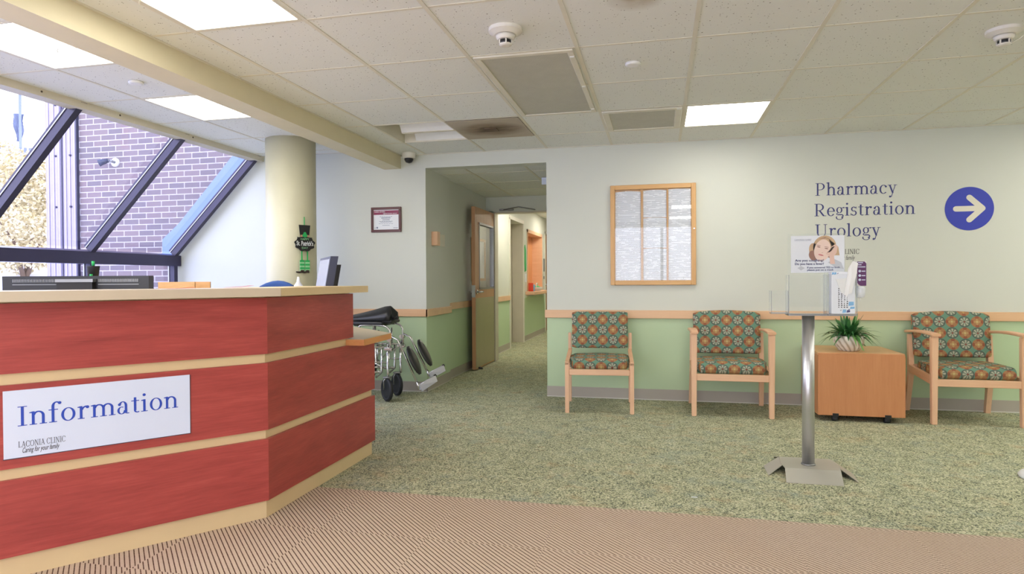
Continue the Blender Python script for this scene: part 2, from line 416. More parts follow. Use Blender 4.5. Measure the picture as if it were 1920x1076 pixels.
def m_grille():
    k = NT('perforated_metal'); v = k.coord()
    s = k.n('SeparateXYZ', {0: v})
    a = k.math('SINE', k.math('MULTIPLY', s.outputs[0], 520.0)); b = k.math('SINE', k.math('MULTIPLY', s.outputs[1], 520.0))
    f = k.math('GREATER_THAN', k.math('MULTIPLY', a, b), 0.2)
    dirt = k.noise(v, 7, 5, 0.7)
    c = k.mix(dirt, rgb(186, 184, 170), rgb(210, 208, 194))
    return k.bsdf(k.mix(k.math('MULTIPLY', f, 0.5), c, rgb(130, 126, 112)), 0.7)
def m_diffuser():
    k = NT('stained_diffuser'); v = k.coord()
    ln = k.n('VectorMath', {0: k.coord(scale=(1.0, 1.25, 1))}, operation='LENGTH').outputs['Value']
    f = k.math('SUBTRACT', 1.0, k.math('MULTIPLY', ln, 3.1)); f = k.math('MULTIPLY', k.math('MAXIMUM', f, 0), k.math('ADD', -0.1, k.math('MULTIPLY', k.noise(k.coord(scale=(3, 9, 1), rot=(0, 0, .5)), 1.8, 4, 0.6), 2.2)))
    return k.bsdf(k.ramp(f, [(0.0, rgb(182, 170, 152)), (0.35, rgb(150, 134, 114)), (0.8, rgb(96, 78, 60))]), 0.7)
def m_paper():
    k = NT('printed_notice'); v = k.coord()
    s = k.n('SeparateXYZ', {0: v}); z = s.outputs[2]
    row = k.math('FLOOR', k.math('MULTIPLY', z, 92.0)); fr = k.math('FRACT', k.math('MULTIPLY', z, 92.0))
    ln = k.math('MULTIPLY', k.math('GREATER_THAN', fr, 0.35), k.math('LESS_THAN', fr, 0.62))
    br = k.noise(k.n('CombineXYZ', {0: k.math('MULTIPLY', s.outputs[0], 8.0), 1: row}).outputs[0], 1.7, 2)
    ln = k.math('MULTIPLY', ln, k.math('GREATER_THAN', br, 0.44))
    return k.bsdf(k.mix(k.math('MULTIPLY', ln, 0.8), rgb(230, 232, 234), rgb(130, 134, 140)), 0.5)
def m_cherry(axis):
    k = NT('cherry_laminate_' + axis)
    v = k.coord(scale={'X': (1.0, 7, 7), 'Y': (7, 1.0, 7)}[axis])
    w = k.noise(k.coord(scale={'X': (0.9, 3, 3), 'Y': (3, 0.9, 3)}[axis]), 1.5, 2)
    d = k.n('VectorMath', {0: v, 1: w}, operation='ADD').outputs[0]
    n1 = k.noise(d, 2.2, 5, 0.62); n2 = k.noise(k.coord(scale={'X': (3, 60, 60), 'Y': (60, 3, 60)}[axis]), 3, 3, 0.6)
    f = k.math('ADD', k.math('MULTIPLY', n1, 0.62), k.math('MULTIPLY', n2, 0.38))
    c = k.ramp(f, [(0.22, rgb(110, 42, 40)), (0.36, rgb(152, 60, 56)), (0.55, rgb(172, 72, 66)), (0.78, rgb(196, 92, 82))])
    return k.bsdf(c, 0.38, normal=k.bump(n2, 0.05, 0.001))
def m_pot():
    # groove shade is put into the colour so the spiral ribs show
    k = NT('ribbed_white_glaze'); s = k.n('SeparateXYZ', {0: k.coord()})
    th = k.math('ARCTAN2', s.outputs[1], s.outputs[0])
    w = k.math('SINE', k.math('ADD', k.math('MULTIPLY', th, 14.0), k.math('MULTIPLY', k.math('ADD', s.outputs[2], 0.533), 75.0)))
    return k.bsdf(k.ramp(k.math('ADD', k.math('MULTIPLY', w, 0.5), 0.5), [(0.0, rgb(172, 164, 142)), (0.4, rgb(226, 220, 204)), (1.0, rgb(236, 232, 220))]), 0.3)
M = dict(
    wall=m_wall(), green=m_green(), tile=m_tile(), carpet=m_carpet(), mat=m_mat(), fabric=m_fabric(), brick=m_brick(), steel=m_brushed(), grille=m_grille(), diff=m_diffuser(), paper=m_paper(),
    cherryX=m_cherry('X'), cherryY=m_cherry('Y'),
    base=plain('taupe_vinyl', rgb(176, 168, 156), 0.5), basecap=plain('pale_caulk', rgb(206, 204, 194), 0.6),
    tbar=plain('ceiling_grid_paint', rgb(222, 217, 200), 0.6), beam=plain('beam_paint', rgb(220, 210, 178), 0.55), column=plain('column_paint', rgb(202, 197, 168), 0.5),
    trim=plain('window_head_trim', rgb(206, 198, 176), 0.55), white=plain('white_enamel', rgb(232, 232, 228), 0.4), whiteplastic=plain('white_plastic', rgb(226, 222, 212), 0.45),
    maple=wood('maple', rgb(236, 194, 158), rgb(220, 172, 136), 'X'), mapleZ=wood('maple_upright', rgb(238, 196, 160), rgb(224, 178, 140), 'Z'), mapleY=wood('maple_depth', rgb(232, 186, 146), rgb(212, 162, 122), 'Y'),
    railw=wood('rail_maple', rgb(232, 192, 152), rgb(220, 176, 136), 'X', 0.4, 0.6), cab=wood('cabinet_maple', rgb(208, 146, 98), rgb(192, 126, 80), 'Z', 0.45, 0.8), cabtop=wood('cabinet_top_maple', rgb(222, 172, 120), rgb(206, 152, 100), 'X', 0.35),
    oak=wood('oak', rgb(220, 176, 118), rgb(200, 150, 92), 'Z', 0.4, 1.3), oakX=wood('oak_rail', rgb(222, 178, 120), rgb(202, 152, 94), 'X', 0.4, 1.3),
    mahog=wood('mahogany', rgb(104, 56, 52), rgb(74, 38, 38), 'X', 0.35), edge=wood('ledge_edge', rgb(224, 158, 96), rgb(208, 138, 78), 'Y', 0.4), ledgetop=wood('ledge_laminate', rgb(206, 184, 142), rgb(196, 172, 128), 'Y', 0.3, 0.7),
    cream=plain('cream_laminate', rgb(222, 196, 150), 0.4), creamtop=plain('counter_laminate', rgb(200, 184, 160), 0.3), joint=plain('dark_joint', rgb(70, 56, 44), 0.6),
    frame=plain('dark_bronze', rgb(54, 50, 76), 0.32, 0.3), alu=plain('polished_aluminium', rgb(200, 202, 206), 0.3, 0.55), chrome=plain('chrome', rgb(206, 206, 206), 0.12, 1.0), gunmetal=plain('grey_metal', rgb(150, 150, 150), 0.35, 0.9),
    black=plain('black_plastic', rgb(34, 34, 38), 0.35), rubber=plain('rubber', rgb(30, 32, 36), 0.6), vinyl=plain('black_vinyl', rgb(32, 32, 34), 0.32, bump=0.2, bs=20), slate=plain('slate_plastic', rgb(58, 62, 84), 0.4),
    screen=plain('grey_screen', rgb(150, 154, 176), 0.2), blue=plain('sign_blue', rgb(54, 66, 176), 0.5), navy=plain('vinyl_navy', rgb(58, 62, 120), 0.5), bright=plain('print_blue', rgb(40, 72, 176), 0.5), ink=plain('ink_grey', rgb(66, 64, 72), 0.6),
    pale=plain('sign_panel', rgb(214, 222, 240), 0.4, var=0.02), paperw=plain('paper_white', rgb(236, 238, 242), 0.6, var=0.02), card=plain('card_cream', rgb(224, 218, 200), 0.5),
    red=plain('red_print', rgb(226, 76, 52), 0.5), maroon=plain('maroon_print', rgb(142, 52, 84), 0.5), purple=plain('purple_print', rgb(96, 52, 100), 0.45), sky=plain('light_blue_print', rgb(126, 182, 222), 0.5),
    chair=plain('blue_fabric', rgb(44, 78, 140), 0.85), grn=plain('shamrock_green', rgb(40, 176, 92), 0.55), grnl=plain('pale_green', rgb(150, 214, 160), 0.55), hat=plain('hat_black', rgb(30, 28, 30), 0.6), brown=plain('boot_brown', rgb(54, 36, 30), 0.4), gold=plain('hat_band', rgb(196, 146, 120), 0.5),
    skin=plain('print_skin', rgb(244, 214, 196), 0.6), skin2=plain('print_skin_shade', rgb(234, 196, 176), 0.6), hair=plain('print_hair', rgb(206, 170, 128), 0.6), hair2=plain('print_hair_shadow', rgb(158, 112, 92), 0.6), lips=plain('print_lips', rgb(214, 132, 128), 0.6), grey=plain('print_grey', rgb(200, 202, 206), 0.6),
    pot=m_pot(), soil=plain('soil', rgb(50, 38, 30), 0.95), plant=m_leaf('plant_leaf', (rgb(36, 84, 44), rgb(64, 124, 62), rgb(128, 172, 92))), wilt=plain('wilted_leaf', rgb(120, 80, 50), 0.6),
    shrub=m_leaf('winter_leaf', (rgb(150, 136, 96), rgb(206, 190, 140), rgb(236, 226, 192))), bark=plain('bark', rgb(120, 100, 84), 0.9), snow=plain('snow', rgb(240, 242, 248), 0.8), metalpanel=plain('ribbed_metal_cladding', rgb(158, 148, 166), 0.45, 0.2), flash=plain('blue_flashing', rgb(112, 132, 186), 0.4, 0.2), standbase=plain('satin_steel', rgb(186, 182, 170), 0.4, 0.35), post=plain('pole_grey', rgb(120, 128, 150), 0.5),
    kick=plain('brass_kick_plate', rgb(176, 166, 134), 0.35, 0.45), doorw=wood('door_maple', rgb(206, 158, 116), rgb(186, 134, 92), 'Z', 0.4), jamb=plain('painted_jamb', rgb(204, 196, 178), 0.5), trimw=plain('white_casing', rgb(228, 224, 212), 0.5),
    glass=clear('window_glass', (0.95, 0.96, 1.0, 1), 0.03), acrylic=clear('clear_acrylic', (0.985, 0.99, 0.99, 1), 0.008, 0.02), acredge=clear('acrylic_edge', (0.5, 0.53, 0.58, 1), 0.03, 0.25), cover=clear('frame_glass', (0.98, 0.985, 1.0, 1), 0.03), bottle=clear('frosted_bottle', (0.9, 0.92, 0.95, 1), 0.1, 0.55),
    lens=emit('lit_lens', (1.0, 0.97, 0.88, 1), 8.3), lenshall=emit('lit_hall_lens', (1.0, 0.92, 0.80, 1), 16.0), lenscurl=plain('lens_film', rgb(238, 234, 214), 0.5),
)
H = 2.367; HL = 2.43; YW = 6.06

# ------------------------------------------------------------------ camera
cam_d = bpy.data.cameras.new('camera'); cam = bpy.data.objects.new('camera', cam_d); COL.objects.link(cam); S.camera = cam
yaw, pitch, roll = 0.2258205, -0.0120190, -0.0056510
cam_d.sensor_width = 36.0; cam_d.lens = 1205.27 / 1920 * 36.0; cam_d.clip_start = 0.02; cam_d.clip_end = 200
f0 = Vector((-math.sin(yaw), math.cos(yaw), 0)); r0 = Vector((math.cos(yaw), math.sin(yaw), 0)); u0 = Vector((0, 0, 1))
fw = f0 * math.cos(pitch) + u0 * math.sin(pitch); up = u0 * math.cos(pitch) - f0 * math.sin(pitch)
rr = r0 * math.cos(roll) + up * math.sin(roll); uu = up * math.cos(roll) - r0 * math.sin(roll)
cam.matrix_world = Matrix(((rr.x, uu.x, -fw.x, 0), (rr.y, uu.y, -fw.y, 0), (rr.z, uu.z, -fw.z, 1.12), (0, 0, 0, 1)))

# ------------------------------------------------------------------ setting: lobby
XL, XR, YB = -4.10, 5.3, -2.4
RZ0, RZ1, BH = 0.752, 0.827, 0.10
bm = B(); box(bm, (-5.3, 3.145, -0.1), (XR, YW + 0.4, 0)); struct('floor', bm, M['carpet'])
bm = B(); box(bm, (-5.3, YB, -0.1), (XR, 3.145, 0.002)); o = struct('floor_entrance', bm, M['mat'])
bm = B(); box(bm, (-2.6, YW + 0.4, -0.1), (-0.6, 15.2, 0)); o = struct('floor_corridor', bm, M['carpet'])

def wall_panel(bm, a, b, z0=0.0, z1=H + 0.1, split=RZ0 + 0.03):
    """upper cream paint (0) over lower green paint (1)"""
    if z0 < split: box(bm, (a[0], a[1], z0), (b[0], b[1], min(split, z1)), 1)
    if z1 > split: box(bm, (a[0], a[1], max(z0, split)), (b[0], b[1], z1), 0)
bm = B()
wall_panel(bm, (XL - 0.02, YW), (-2.31, YW + 0.15), z1=HL + 0.1)
box(bm, (-5.2, YW, 0), (XL - 0.02, YW + 0.15, 1.30), 0)
prism(bm, [(-5.2, YW, 1.30), (XL - 0.02, YW, 1.30), (XL - 0.02, YW, 2.53), (-4.19, YW, 2.53), (-5.2, YW, 1.42)], (0, 0.15, 0), 0)
wall_panel(bm, (-2.31, YW), (-2.27, 6.80))
box(bm, (-2.27, YW, 2.232), (-1.05, YW + 0.15, H + 0.1), 0)
wall_panel(bm, (-1.05, YW), (XR, YW + 0.15))
struct('wall_back', bm, [M['wall'], M['green']])
bm = B(); wall_panel(bm, (XR, YB), (XR + 0.15, YW)); struct('wall_right', bm, [M['wall'], M['green']])
# the entrance side behind the viewer is a glazed storefront
bm = B(); box(bm, (-5.2, YB - 0.15, 2.25), (XR, YB, 2.62)); box(bm, (-5.2, YB - 0.15, 0), (-4.0, YB, 2.25)); box(bm, (1.4, YB - 0.15, 0), (XR, YB, 2.25)); struct('wall_front', bm, [M['wall'], M['green']])
wf = bpy.data.objects.new('window_3', None); COL.objects.link(wf); wf.location = (-1.3, YB - 0.1, 0); wf['kind'] = 'structure'; wf['_w'] = (-1.3, YB - 0.1, 0)
for k in range(5):
    x = -4.0 + 5.4 * k / 4; bm = B(); box(bm, (x - 0.03, YB - 0.13, 0), (x + 0.03, YB - 0.05, 2.25)); obj('mullion', bm, M['frame'], wf)['kind'] = 'structure'
    if k < 4: bm = B(); box(bm, (x + 0.03, YB - 0.092, 0.05), (x + 5.4 / 4 - 0.03, YB - 0.088, 2.25)); obj('glass_pane', bm, M['glass'], wf)['kind'] = 'structure'

def rail(bm, a, b, t=0.02):
    x0, y0 = a; x1, y1 = b
    box(bm, (x0, y0, RZ0), (x1, y1, RZ1), 0, 0.003, 1)
bm = B()
rail(bm, (-4.0, YW - 0.022), (-2.25, YW)); rail(bm, (-2.27, YW - 0.022), (-2.247, 6.80)); rail(bm, (-1.068, YW - 0.022), (XR, YW))
struct('trim_1', bm, M['railw'])
bm = B()
for a, b in (((-5.0, YW - 0.006), (-2.264, YW)), ((-2.27, YW - 0.006), (-2.264, 6.80)), ((-1.052, YW - 0.006), (XR, YW))):
    box(bm, (a[0], a[1], 0.008), (b[0], b[1], BH), 0); box(bm, (a[0], a[1] - 0.004, 0), (b[0], b[1], 0.008), 1)
struct('baseboard_back', bm, [M['base'], M['basecap']])

# ceiling: tiles leave openings where fixtures sit
XG = [0.179 + 0.61 * k for k in range(-4, 9)]; YG = [4.82 + 0.675 * k for k in range(-12, 2)]
XG = [-2.53] + XG + [XR]; YG = [YB] + [y for y in YG if y > YB + .1] + [YW]
cells = {}
def cell_of(x, y):
    i = max(k for k in range(len(XG)) if XG[k] <= x); j = max(k for k in range(len(YG)) if YG[k] <= y); return i, j
LIT = [(0.45, 5.1), (-1.9, 2.5), (3.5, 5.1), (4.5, 5.1), (2.9, 3.8), (4.5, 3.8), (2.3, 2.5), (-1.9, 0.5), (0.45, 0.5), (-1.9, -1.3), (0.45, -1.3), (2.9, -1.3)]  # several unseen right-hand panels are added to brighten the right wall
lit_cells = [cell_of(*p) for p in LIT]
HOLES = set(lit_cells) | {cell_of(-1.9, 5.1)}
bm = B()
for i in range(len(XG) - 1):
    for j in range(len(YG) - 1):
        if (i, j) not in HOLES:
            bm.faces.new([bm.verts.new(p) for p in ((XG[i], YG[j], H), (XG[i], YG[j + 1], H), (XG[i + 1], YG[j + 1], H), (XG[i + 1], YG[j], H))])
XGL = [XL, -3.63, -2.99, -2.71]; YGL = [YB] + [2.59 + 0.66 * k for k in range(-9, 6)] + [YW]; YGL = [y for y in YGL if y >= YB]
LITL = [(-3.3, 2.9), (-3.3, 4.2), (-3.3, 1.5), (-3.3, 0.2), (-3.3, -1.2)]
def cell_l(x, y): return max(k for k in range(len(XGL)) if XGL[k] <= x), max(k for k in range(len(YGL)) if YGL[k] <= y)
lit_l = [cell_l(*p) for p in LITL]
for i in range(len(XGL) - 1):
    for j in range(len(YGL) - 1):
        if (i, j) not in lit_l:
            bm.faces.new([bm.verts.new(p) for p in ((XGL[i], YGL[j], HL), (XGL[i], YGL[j + 1], HL), (XGL[i + 1], YGL[j + 1], HL), (XGL[i + 1], YGL[j], HL))])
# plenum slab closing the room above the tiles
box(bm, (XL - 0.1, YB, 2.62), (XR, YW, 2.66))
struct('ceiling', bm, M['tile'])
bm = B(); w = 0.011
for x in XG[1:-1]: box(bm, (x - w, YB, H - 0.003), (x + w, YW, H + 0.004))
for y in YG[1:-1]: box(bm, (-2.53, y - w * 0.8, H - 0.002), (XR, y + w * 0.8, H + 0.004))
for x in XGL[1:-1]: box(bm, (x - w, YB, HL - 0.003), (x + w, YW, HL + 0.004))
for y in YGL[1:-1]: box(bm, (XL, y - w * 0.8, HL - 0.002), (-2.71, y + w * 0.8, HL + 0.004))
box(bm, (-2.53, YW - 0.015, H - 0.004), (XR, YW, H + 0.004)); box(bm, (-2.53, YB, H - 0.004), (-2.512, YW, H + 0.004)); box(bm, (XL, YW - 0.015, HL - 0.004), (-2.71, YW, HL + 0.004))
struct('trim_2', bm, M['tbar'])
bm = B(); box(bm, (-2.71, YB, 2.235), (-2.53, YW, 2.62)); struct('ceiling_beam', bm, M['beam'])
bm = B(); lathe(bm, (-3.365, 5.421, 0), [(0.225, 0), (0.225, HL)], 64); struct('column', bm, M['column'])
bm = B(); box(bm, (XL - 0.09, YB, 2.378), (XL + 0.02, YW, 2.62)); 
for y in (1.2, 2.4, 3.55, 4.2, 5.0): cyl(bm, (XL + 0.018, y, 2.41), (XL + 0.0225, y, 2.41), 0.007, 12, 1)
struct('trim_3', bm, [M['trim'], M['joint']])

# lit troffers
def troffer(x0, x1, y0, y1, z, label, curl=None):
    t = thing('ceiling_light', label, 'light', ((x0 + x1) / 2, (y0 + y1) / 2, z - 0.004), group='recessed ceiling lights of the lobby')
    bm = B(); f = 0.014
    for a, b in (((x0, y0), (x1, y0 + f)), ((x0, y1 - f), (x1, y1)), ((x0, y0 + f), (x0 + f, y1 - f)), ((x1 - f, y0 + f), (x1, y1 - f))): box(bm, (a[0], a[1], z - 0.004), (b[0], b[1], z + 0.02))
    box(bm, (x0, y0, z + 0.02), (x1, y1, z + 0.09))
    obj('housing', bm, M['tbar'], t)
    bm = B(); box(bm, (x0 + f, y0 + f, z + 0.002), (x1 - f, y1 - f, z + 0.008)); obj('diffuser', bm, M['lens'], t)
    if curl:
        cx, cy, r = curl; pts = [(cx + r * math.cos(a), cy + r * math.sin(a), z - 0.003 - 0.012 * math.sin(max(0, min(PI, (a + 1.9))))) for a in [(-2.6 + 2.4 * k / 14) for k in range(15)]]
        bm = B(); tube(bm, pts, 0.004, 6); obj('sagging_film', bm, M['lenscurl'], t)
    return t
def cellbox(c, XA, YA): return XA[c[0]], XA[c[0] + 1], YA[c[1]], YA[c[1] + 1]
names = ['lit ceiling panel above the wall beside the small grille', 'large lit ceiling panel right of the beam at the top edge', 'lit ceiling panel beyond the far chair', 'unseen ceiling panel added to light the back right corner', 'unseen ceiling panel added in front of the far armchair', 'unseen ceiling panel added near the right wall', 'unseen ceiling panel added over the entrance mat on the right', 'lit ceiling panel behind the desk corner', 'lit ceiling panel over the middle of the entrance', 'lit ceiling panel in the front left of the lobby', 'lit ceiling panel in the front middle of the lobby', 'lit ceiling panel in the front right of the lobby']
for k, c in enumerate(lit_cells):
    x0, x1, y0, y1 = cellbox(c, XG, YG); troffer(x0 + .011, x1 - .011, y0 + .009, y1 - .009, H, names[k], (x0 + 0.1, y1 - 0.27, 0.13) if k == 1 else None)
namesl = ['lit ceiling panel left of the beam nearest the left window', 'lit ceiling panel left of the beam close to the column', 'lit ceiling panel over the reception desk', 'lit ceiling panel over the window aisle', 'lit ceiling panel at the front of the window aisle']
for k, c in enumerate(lit_l):
    x0, x1, y0, y1 = cellbox(c, XGL, YGL); troffer(x0 + .011, x1 - .011, y0 + .009, y1 - .009, HL, namesl[k], (x1 - 0.22, y1 - 0.16, 0.15) if k == 0 else None)
# unlit troffer near the opening
x0, x1, y0, y1 = cellbox(cell_of(-1.9, 5.1), XG, YG)
t = thing('ceiling_light', 'unlit recessed ceiling light with two white troughs left of the stained diffuser', 'light', ((x0 + x1) / 2, (y0 + y1) / 2, H - .004))
bm = B()
for a, b in (((x0, y0), (x1, y0 + .01)), ((x0, y1 - .01), (x1, y1)), ((x0, y0), (x0 + .01, y1)), ((x1 - .01, y0), (x1, y1))): box(bm, (a[0], a[1], H - 0.004), (b[0], b[1], H + 0.12))
box(bm, (x0, y0, H + 0.12), (x1, y1, H + 0.13)); obj('housing', bm, M['tbar'], t)
for yy in (y0 + (y1 - y0) * 0.27, y0 + (y1 - y0) * 0.77):
    bm = B(); hw = (y1 - y0) * 0.22; pts = []
    for k in range(13):
        a = -1 + 2 * k / 12; pts.append((x0 + 0.12, yy + hw * a, H + 0.11 - 0.105 * abs(a) ** 2.2))
    pts2 = [(p[0], p[1], p[2] + 0.004) for p in reversed(pts)]
    prism(bm, pts + pts2, (x1 - x0 - 0.14, 0, 0)); obj('reflector', bm, M['white'], t)
bm = B(); box(bm, (x0 + 0.12, (y0 + y1) / 2 - 0.01, H + 0.004), (x1 - .021, (y0 + y1) / 2 + 0.03, H + 0.03)); obj('divider', bm, M['tbar'], t)

# ceiling vents and diffuser
def vent(x0, x1, y0, y1, label, fw):
    t = thing('ceiling_vent', label, 'vent', ((x0 + x1) / 2, (y0 + y1) / 2, H - 0.012))
    bm = B()
    for a, b in (((x0, y0), (x1, y0 + fw)), ((x0, y1 - fw), (x1, y1)), ((x0, y0 + fw), (x0 + fw, y1 - fw)), ((x1 - fw, y0 + fw), (x1, y1 - fw))): box(bm, (a[0], a[1], H - 0.012), (b[0], b[1], H - 0.001), 0, 0.003, 1)
    obj('vent_frame', bm, M['tbar'], t)
    bm = B(); box(bm, (x0 + fw, y0 + fw, H - 0.006), (x1 - fw, y1 - fw, H - 0.003)); obj('perforated_panel', bm, M['grille'], t)
    for y in ((y0 + .1, (y0 + y1) / 2, y1 - .1) if y1 - y0 > 1 else (y0 + .02,)):
        bm = B(); box(bm, (x1 - fw * 0.8, y - .01, H - 0.016), (x1 - fw * 0.1, y + .01, H - 0.012)); obj('latch', bm, M['white'], t)
vent(-1.015, -0.455, 3.475, 4.805, 'large grey perforated return grille in the ceiling beside the smoke detector', 0.034)
vent(-0.418, 0.165, 4.832, 5.484, 'small grey perforated grille beside the lit ceiling panel', 0.05)
bm = B(); box(bm, (-1.65, 4.833, H - 0.008), (-1.053, 5.482, H - 0.002), 0, 0.003, 1); box(bm, (-1.40, 5.10, H - 0.016), (-1.30, 5.21, H - 0.008))
tag(obj('ceiling_diffuser', bm, M['diff']), 'square air diffuser tile with brown dirt streaks in the ceiling', 'air diffuser')

def smoke(x, y, s, label):
    t = thing('smoke_detector', label, 'smoke detector', (x, y, H - 0.09 * s))
    bm = B(); lathe(bm, (x, y, 0), [(0.03, H - 0.036 * s), (0.058 * s, H - 0.034 * s), (0.058 * s, H - 0.034 * s), (0.084 * s, H - 0.020 * s), (0.084 * s, H - 0.020 * s), (0.088 * s, H - 0.018 * s), (0.088 * s, H - 0.018 * s), (0.088 * s, H), (0.088 * s, H), (0.02, H)], 40); obj('base', bm, M['whiteplastic'], t)
    bm = B(); lathe(bm, (x, y, 0), [(0.02, H - 0.060 * s), (0.040 * s, H - 0.058 * s), (0.040 * s, H - 0.058 * s), (0.048 * s, H - 0.050 * s), (0.052 * s, H - 0.036 * s)], 36); obj('collar', bm, M['whiteplastic'], t)
    bm = B(); lathe(bm, (x, y, 0), [(0.03 * s, H - 0.08 * s), (0.032 * s, H - 0.062 * s)], 24); obj('sensor_mesh', bm, M['black'], t)
    bm = B(); lathe(bm, (x, y, 0), [(0.018 * s, H - 0.09 * s), (0.032 * s, H - 0.086 * s), (0.034 * s, H - 0.079 * s)], 24)
    for k in range(5):
        a = 2 * PI * k / 5; box(bm, (x + .033 * s * math.cos(a) - .003, y + .033 * s * math.sin(a) - .003, H - 0.082 * s), (x + .033 * s * math.cos(a) + .003, y + .033 * s * math.sin(a) + .003, H - 0.06 * s))
    obj('cap', bm, M['whiteplastic'], t)
smoke(-0.745, 3.13, 0.95, 'white round smoke detector in front of the large ceiling grille')
smoke(1.70, 3.74, 0.9, 'white smoke detector with a dangling tab on the ceiling tiles at right')
t = [o for o in bpy.data.objects if o.name.startswith('smoke_detector')][-1]
bm = B(); tube(bm, [(1.73, 3.76, H - .07), (1.77, 3.74, H - .05), (1.80, 3.73, H - .02)], 0.003, 6); obj('tab', bm, M['whiteplastic'], t)
for x, y, z, lab in ((-0.146, 3.80, H, 'small white round cover plate on a ceiling tile over the lobby'), (-3.345, 3.575, HL, 'small white round cover plate between the two left ceiling lights')):
    bm = B(); lathe(bm, (x, y, 0), [(0.03, z - 0.016), (0.042, z - 0.014), (0.045, z - 0.009), (0.045, z)], 32); tag(obj('cover_plate', bm, M['white']), lab, 'cover plate', 'ceiling cover plates')
t = thing('dome_camera', 'white dome security camera under the ceiling beside the beam end', 'security camera', (-2.40, 5.95, H - 0.1))
bm = B(); lathe(bm, (-2.40, 5.95, 0), [(0.05, H - 0.055), (0.064, H - 0.045), (0.068, H - 0.01), (0.068, H)], 32); obj('housing', bm, M['whiteplastic'], t)
bm = B(); lathe(bm, (-2.40, 5.95, 0), [(0.008, H - 0.10), (0.03, H - 0.092), (0.043, H - 0.072), (0.045, H - 0.05)], 28); obj('dome', bm, M['black'], t)

# ------------------------------------------------------------------ sloped window on the left
KX, KZ = -5.115, 1.385     # inner knee edge
TX, TZ = XL, 2.40
slope = Vector((KX - TX, 0, KZ - TZ)).normalized(); nout = Vector((slope.z, 0, -slope.x)); nout = nout if nout.x < 0 else -nout
win = thing('window_1', 'sloped dark-framed window', None, (KX, 3.0, 0.55)); win['kind'] = 'structure'
D = 0.075; W = 0.052
def bar45(y0, y1, ext=0.0):
    bm = B(); a = Vector((TX, y0, TZ)) - slope * 0.03; b = Vector((KX, y0, KZ)) + slope * ext
    prism(bm, [a, b, b + nout * D, a + nout * D], (0, y1 - y0, 0))
    # glazing bead: thin bright lip on the outer edge
    c, d = a + nout * (D - 0.012), b + nout * (D - 0.012)
    prism(bm, [c, d, d + nout * 0.010, c + nout * 0.010], (0, -0.006, 0), 1)
    prism(bm, [a + nout * D, b + nout * D, b + nout * (D + .02), a + nout * (D + .02)], (0, y1 - y0, 0))
    return bm
YM = [YW - 0.05 - 1.052 * k for k in range(8)]
for k, y in enumerate(YM):
    obj('mullion', bar45(y - W + 0.0, y), [M['frame'], M['gunmetal']], win)['kind'] = 'structure'
    bm = B(); box(bm, (KX - 0.075, y - W, 0.5), (KX, y, KZ + 0.0)); box(bm, (KX - 0.075, y - W - 0.006, 0.5), (KX - 0.06, y - W, KZ - 0.08), 1)
    obj('mullion', bm, [M['frame'], M['gunmetal']], win)['kind'] = 'structure'
bm = B(); prism(bm, [(KX + 0.004, YB, KZ - 0.10), (KX + 0.004, YB, KZ + 0.012), (KX - 0.055, YB, KZ + 0.03), (KX - 0.10, YB, KZ - 0.01), (KX - 0.10, YB, KZ - 0.10)], (0, YW - YB, 0)); obj('transom', bm, M['frame'], win)['kind'] = 'structure'
bm = B(); box(bm, (KX - 0.09, YB, 0.5), (KX + 0.01, YW, 0.56)); obj('sill', bm, M['frame'], win)['kind'] = 'structure'
for k in range(len(YM) - 1):
    y1, y0 = YM[k] - W, YM[k + 1]
    a = Vector((TX, y0, TZ)) + nout * D; b = Vector((KX, y0, KZ)) + nout * D
    bm = B(); prism(bm, [a, b, b + nout * 0.006, a + nout * 0.006], (0, y1 - y0, 0)); obj('glass_pane', bm, M['glass'], win)['kind'] = 'structure'
    bm = B(); box(bm, (KX - 0.07, y0, 0.56), (KX - 0.064, y1, KZ - 0.1)); obj('glass_pane', bm, M['glass'], win)['kind'] = 'structure'
bm = B(); box(bm, (KX - 0.12, YB, 0), (KX + 0.02, YW, 0.5)); struct('wall_left', bm, M['wall'])

# ------------------------------------------------------------------ outdoors
bb = thing('brick_building', 'brown brick building wing outside the sloped window', 'building', (-5.9, 6.35, 0))
bm = B(); box(bm, (-6.62, 6.215, -1), (-4.0, 6.6, 7)); obj('brick_wall', bm, M['brick'], bb)
bm = B(); box(bm, (-7.08, 6.20, -1), (-6.62, 6.6, 7))
for x in (-7.045, -6.97, -6.89, -6.80, -6.74, -6.67): box(bm, (x - 0.018, 6.194, -1), (x + 0.018, 6.20, 7), 0, 0.005, 1)
box(bm, (-6.855, 6.192, -1), (-6.835, 6.2, 7), 1); box(bm, (-6.635, 6.18, -1), (-6.615, 6.215, 7), 1)
for z in (2.0, 2.6, 3.2):
    for x in (-6.93, -6.72): cyl(bm, (x, 6.185, z), (x, 6.198, z), 0.012, 10, 1)
obj('metal_corner_panel', bm, [M['metalpanel'], M['frame']], bb)
bm = B(); prism(bm, [(-4.36, 6.16, 2.66), (-5.22, 6.16, 1.764), (-5.44, 6.16, 1.587), (-5.445, 6.16, 1.30), (-5.16, 6.16, 1.30), (-4.0, 6.16, 2.45), (-4.0, 6.16, 2.66)], (0, 0.05, 0)); obj('flashing', bm, M['flash'], bb)
fl = thing('floodlight', 'small blue-grey floodlight fixed on the brick wall outside', 'outdoor light', (-6.09, 6.17, 2.45))
bm = B(); disc(bm, (-6.10, 6.214, 2.49), 0.05, (0, -1, 0), 0.02); obj('back_plate', bm, M['white'], fl)
bm = B(); cyl(bm, (-6.10, 6.194, 2.49), (-6.11, 6.13, 2.50), 0.016); cyl(bm, (-6.11, 6.13, 2.50), (-6.15, 6.12, 2.48), 0.014); obj('arm', bm, M['gunmetal'], fl)
